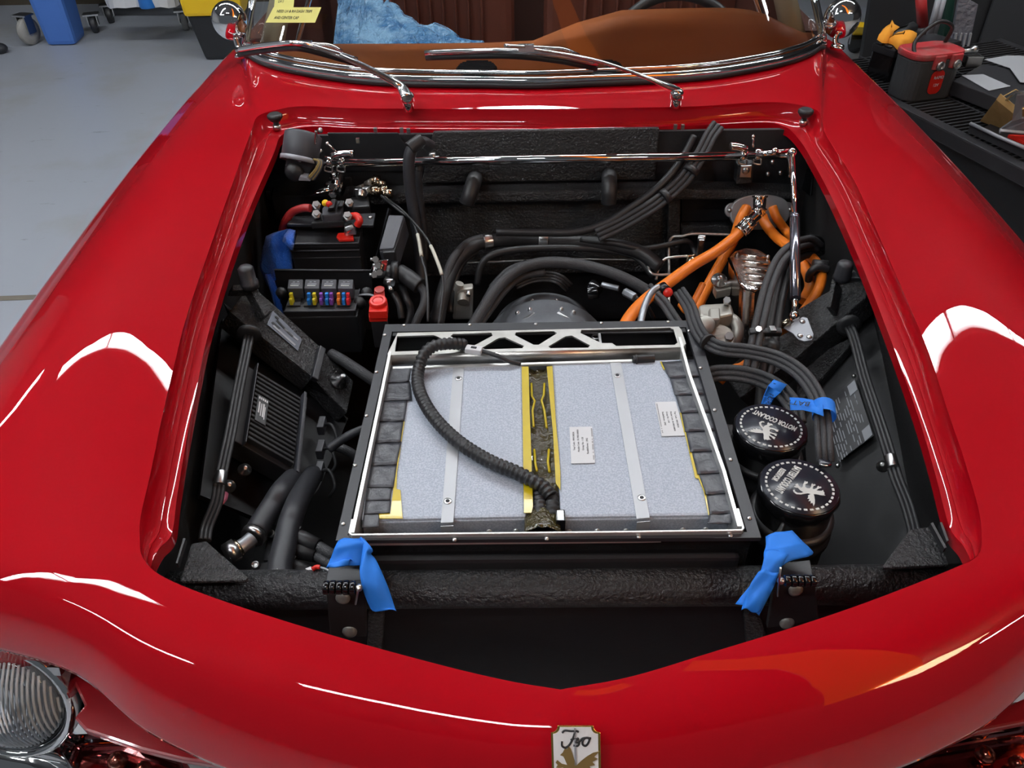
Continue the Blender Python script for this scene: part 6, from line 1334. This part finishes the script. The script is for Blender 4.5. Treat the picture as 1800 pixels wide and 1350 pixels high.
# items on the bench
cbx = thing('cardboard_box', 'small open cardboard box on the grate bench', 'box', Pz(1755, 222, ZBN))
q = [Pz(1722, 213, ZBN+.005), Pz(1766, 231, ZBN+.005), Pz(1783, 201, ZBN+.10), Pz(1751, 175, ZBN+.12)]; vb = np.array([.085, .055, .015])
part('box_shell', CARD, cbx, lambda m: m.hexa(q, [p+vb for p in q]), .002)
part('box_inside_shade', VOID, cbx, lambda m: m.slab([q[3]*.92+q[2]*.08+vb*.08+[0, 0, .002], q[2]*.92+q[3]*.08+vb*.08+[0, 0, .002], q[2]*.92+q[3]*.08+vb*.92+[0, 0, .002], q[3]*.92+q[2]*.08+vb*.92+[0, 0, .002]], (0, 0, .001)))  # dark sheet on the solid box stands for its shaded inside
part('box_flap', CARD, cbx, lambda m: m.slab([q[3], q[2], q[2]+[.004, -.004, .02], q[3]+[.004, -.004, .02]], (.002, .002, 0)))
gb = thing('grey_bracket', 'pale grey sheet metal bracket at the right picture edge', 'bracket', Pz(1790, 225, ZBN+.05))
part('bracket_plate', GREY, gb, lambda m: m.slab([Pz(u, v, ZBN+z) for u, v, z in ((1757, 226, .05), (1757, 232, .04), (1830, 236, .04), (1830, 160, .20), (1788, 165, .20), (1780, 210, .10))], (0, 0, -.006), holes=[[Pz(u, v, ZBN+z) for u, v, z in ((1797, 185, .15), (1797, 205, .11), (1815, 206, .11), (1815, 185, .15))]]))
part('bracket_lip', WPL, gb, lambda m: m.ring([Pz(1758, 229, ZBN+.05), Pz(1800, 233, ZBN+.05), Pz(1840, 234, ZBN+.05)], .005, 8)); part('bracket_wire', STEEL, gb, lambda m: m.ring([Pz(1766, 178, ZBN+.12), Pz(1785, 162, ZBN+.18), Pz(1830, 160, ZBN+.2)], .003, 6))
tr_ = thing('steel_tray', 'shallow dull steel tray on the front of the grate bench', 'tray', Pz(1770, 245, ZBN))
part('tray_pan', GRATE, tr_, lambda m: m.slab([Pz(u, v, ZBN+.012) for u, v in ((1715, 232), (1810, 275), (1850, 250), (1745, 215))], (0, 0, -.008)), .002)
part('tray_lip', GREY, tr_, lambda m: m.ring([Pz(u, v, ZBN+.035) for u, v in ((1706, 217), (1750, 238), (1820, 268))], .006, 8))
part('tray_side', GRATE, tr_, lambda m: m.slab([Pz(1706, 217, ZBN+.034), Pz(1820, 268, ZBN+.034), Pz(1820, 268, ZBN+.034)+[0, 0, -.03], Pz(1706, 217, ZBN+.034)+[0, 0, -.03]], e2*.004))
rd = thing('red_tool', 'red flat tool lying in the steel tray', 'tool', Pz(1790, 245, ZBN)); part('tool_blade', REDP, rd, lambda m: m.slab([Pz(u, v, ZBN+.03) for u, v in ((1772, 236), (1830, 233), (1830, 252), (1800, 248))], (0, 0, -.012)), .003)
bd2 = thing('black_board', 'dark flat board under loose papers on the bench', 'board', Pz(1740, 150, ZBN)); part('board_sheet', GRATE, bd2, lambda m: m.slab([Pz(u, v, ZBN+.06) for u, v in ((1675, 142), (1728, 112), (1850, 130), (1850, 178), (1775, 180))], (0, 0, -.05)), .004)
for L, z, lab in (([(1690, 133), (1728, 131), (1776, 152), (1738, 160)], .062, 'grey paper with a torn corner, nearest the red topped battery'), ([(1730, 105), (1770, 98), (1850, 100), (1850, 150), (1793, 145), (1775, 120)], .066, 'large grey paper sheet at the far right of the bench')):
    o = part('paper_sheet', PAPER, None, lambda m: m.slab([Pz(u, v, ZBN+z) for u, v in L], (0, 0, .0015))); tag(o, lab, 'paper', 'papers on the bench')
vs_ = thing('small_vise', 'small metal clamp on the bench behind the papers', 'clamp', Pz(1705, 95, .6)); part('clamp_bar', STEEL, vs_, lambda m: (m.ring([Pz(1670, 94, .60), Pz(1712, 88, .62)], .010, 8), m.sphere(Pz(1712, 87, .62), .016))); part('clamp_foot', STEEL, vs_, lambda m: m.box(Pz(1708, 106, .57), (.06, .05, .04)), .003); part('clamp_jaw', DARKC, vs_, lambda m: m.box(Pz(1692, 99, .58), (.10, .06, .03)), .004)
# tall things behind the bench
dk = thing('dark_cabinet', 'tall dark cabinet behind the bench at upper right', 'cabinet', (3.4, 4.7, 0)); part('cabinet_body', DARKC, dk, lambda m: m.box((3.45, 4.75, 1.0), (2.4, .5, 2.0)), .01); part('cabinet_door', M_('charcoal_cloth', (.022, .023, .026), .8, bump=(30, .3)), dk, lambda m: m.box((3.2, 4.48, 1.0), (1.5, .02, 1.9)), .005)
dk2 = thing('dark_cabinet', 'black panel standing between the right mirror and the black case', 'cabinet', Pz(1560, 60, .1)); part('cabinet_side', BMAT, dk2, lambda m: m.slab([Py(u, v, 3.9) for u, v in ((1510, 135), (1700, 135), (1700, -60), (1540, -60))], (0, .04, 0)), .004)
sv = thing('silver_panel', 'wrinkled silver foil strip leaning behind the bench', 'panel', Py(1700, 60, 3.55)); part('foil_strip', SILV, sv, lambda m: m.slab([Py(u, v, 3.55) for u, v in ((1670, 86), (1702, 88), (1720, 8), (1688, -10))], (0, .02, 0)), .003)
for kq in range(4): part('foil_bar', PAPER, sv, lambda m: m.slab([Py(1673+kq*8.5, 84, 3.54), Py(1676+kq*8.5, 84, 3.54), Py(1682+kq*8.5, 58, 3.54), Py(1679+kq*8.5, 58, 3.54)], (0, -.008, 0)))
gpst = thing('green_post', 'dark green post left of the silver foil strip', 'post', Py(1672, 60, 3.6)); part('post_beam', GREEN, gpst, lambda m: m.slab([Py(u, v, 3.6) for u, v in ((1657, 75), (1671, 82), (1680, -10), (1666, -14))], (0, .08, 0)), .004)
rp = thing('red_pole', 'red pole with black end behind the orange gloves', 'pole', Py(1620, 40, 3.6)); part('pole_tube', REDC, rp, lambda m: m.cyl(Py(1622, 46, 3.6), Py(1618, -15, 3.6), .022)); part('pole_end', RUB, rp, lambda m: m.cyl(Py(1620, 65, 3.6), Py(1622, 46, 3.6), .03))
for L, lab in ((((1633, 62), (1652, -10)), 'left one of two grey poles behind the bench'), (((1642, 60), (1661, -10)), 'right one of two grey poles behind the bench')):
    o = part('grey_pole', GREY, None, lambda m: m.cyl(Py(*L[0], 3.5), Py(*L[1], 3.5), .012, seg=12)); tag(o, lab, 'pole', 'grey poles')
yb = thing('yellow_case', 'small yellow case behind the right mirror', 'case', Pz(1512, 55, .3)); part('case_body', YEL, yb, lambda m: m.hexa(zs([(1497, 62), (1524, 62), (1526, 50), (1502, 50)], .15), zs([(1502, 48), (1524, 48), (1526, 40), (1510, 38)], .28)), .01); part('case_base', DARKC, yb, lambda m: m.slab(zs([(1496, 70), (1526, 68), (1526, 58), (1498, 58)], .14), (0, 0, -.05)), .004)
caster(1500, 92, 'black caster under the small yellow case', .055, RUB)
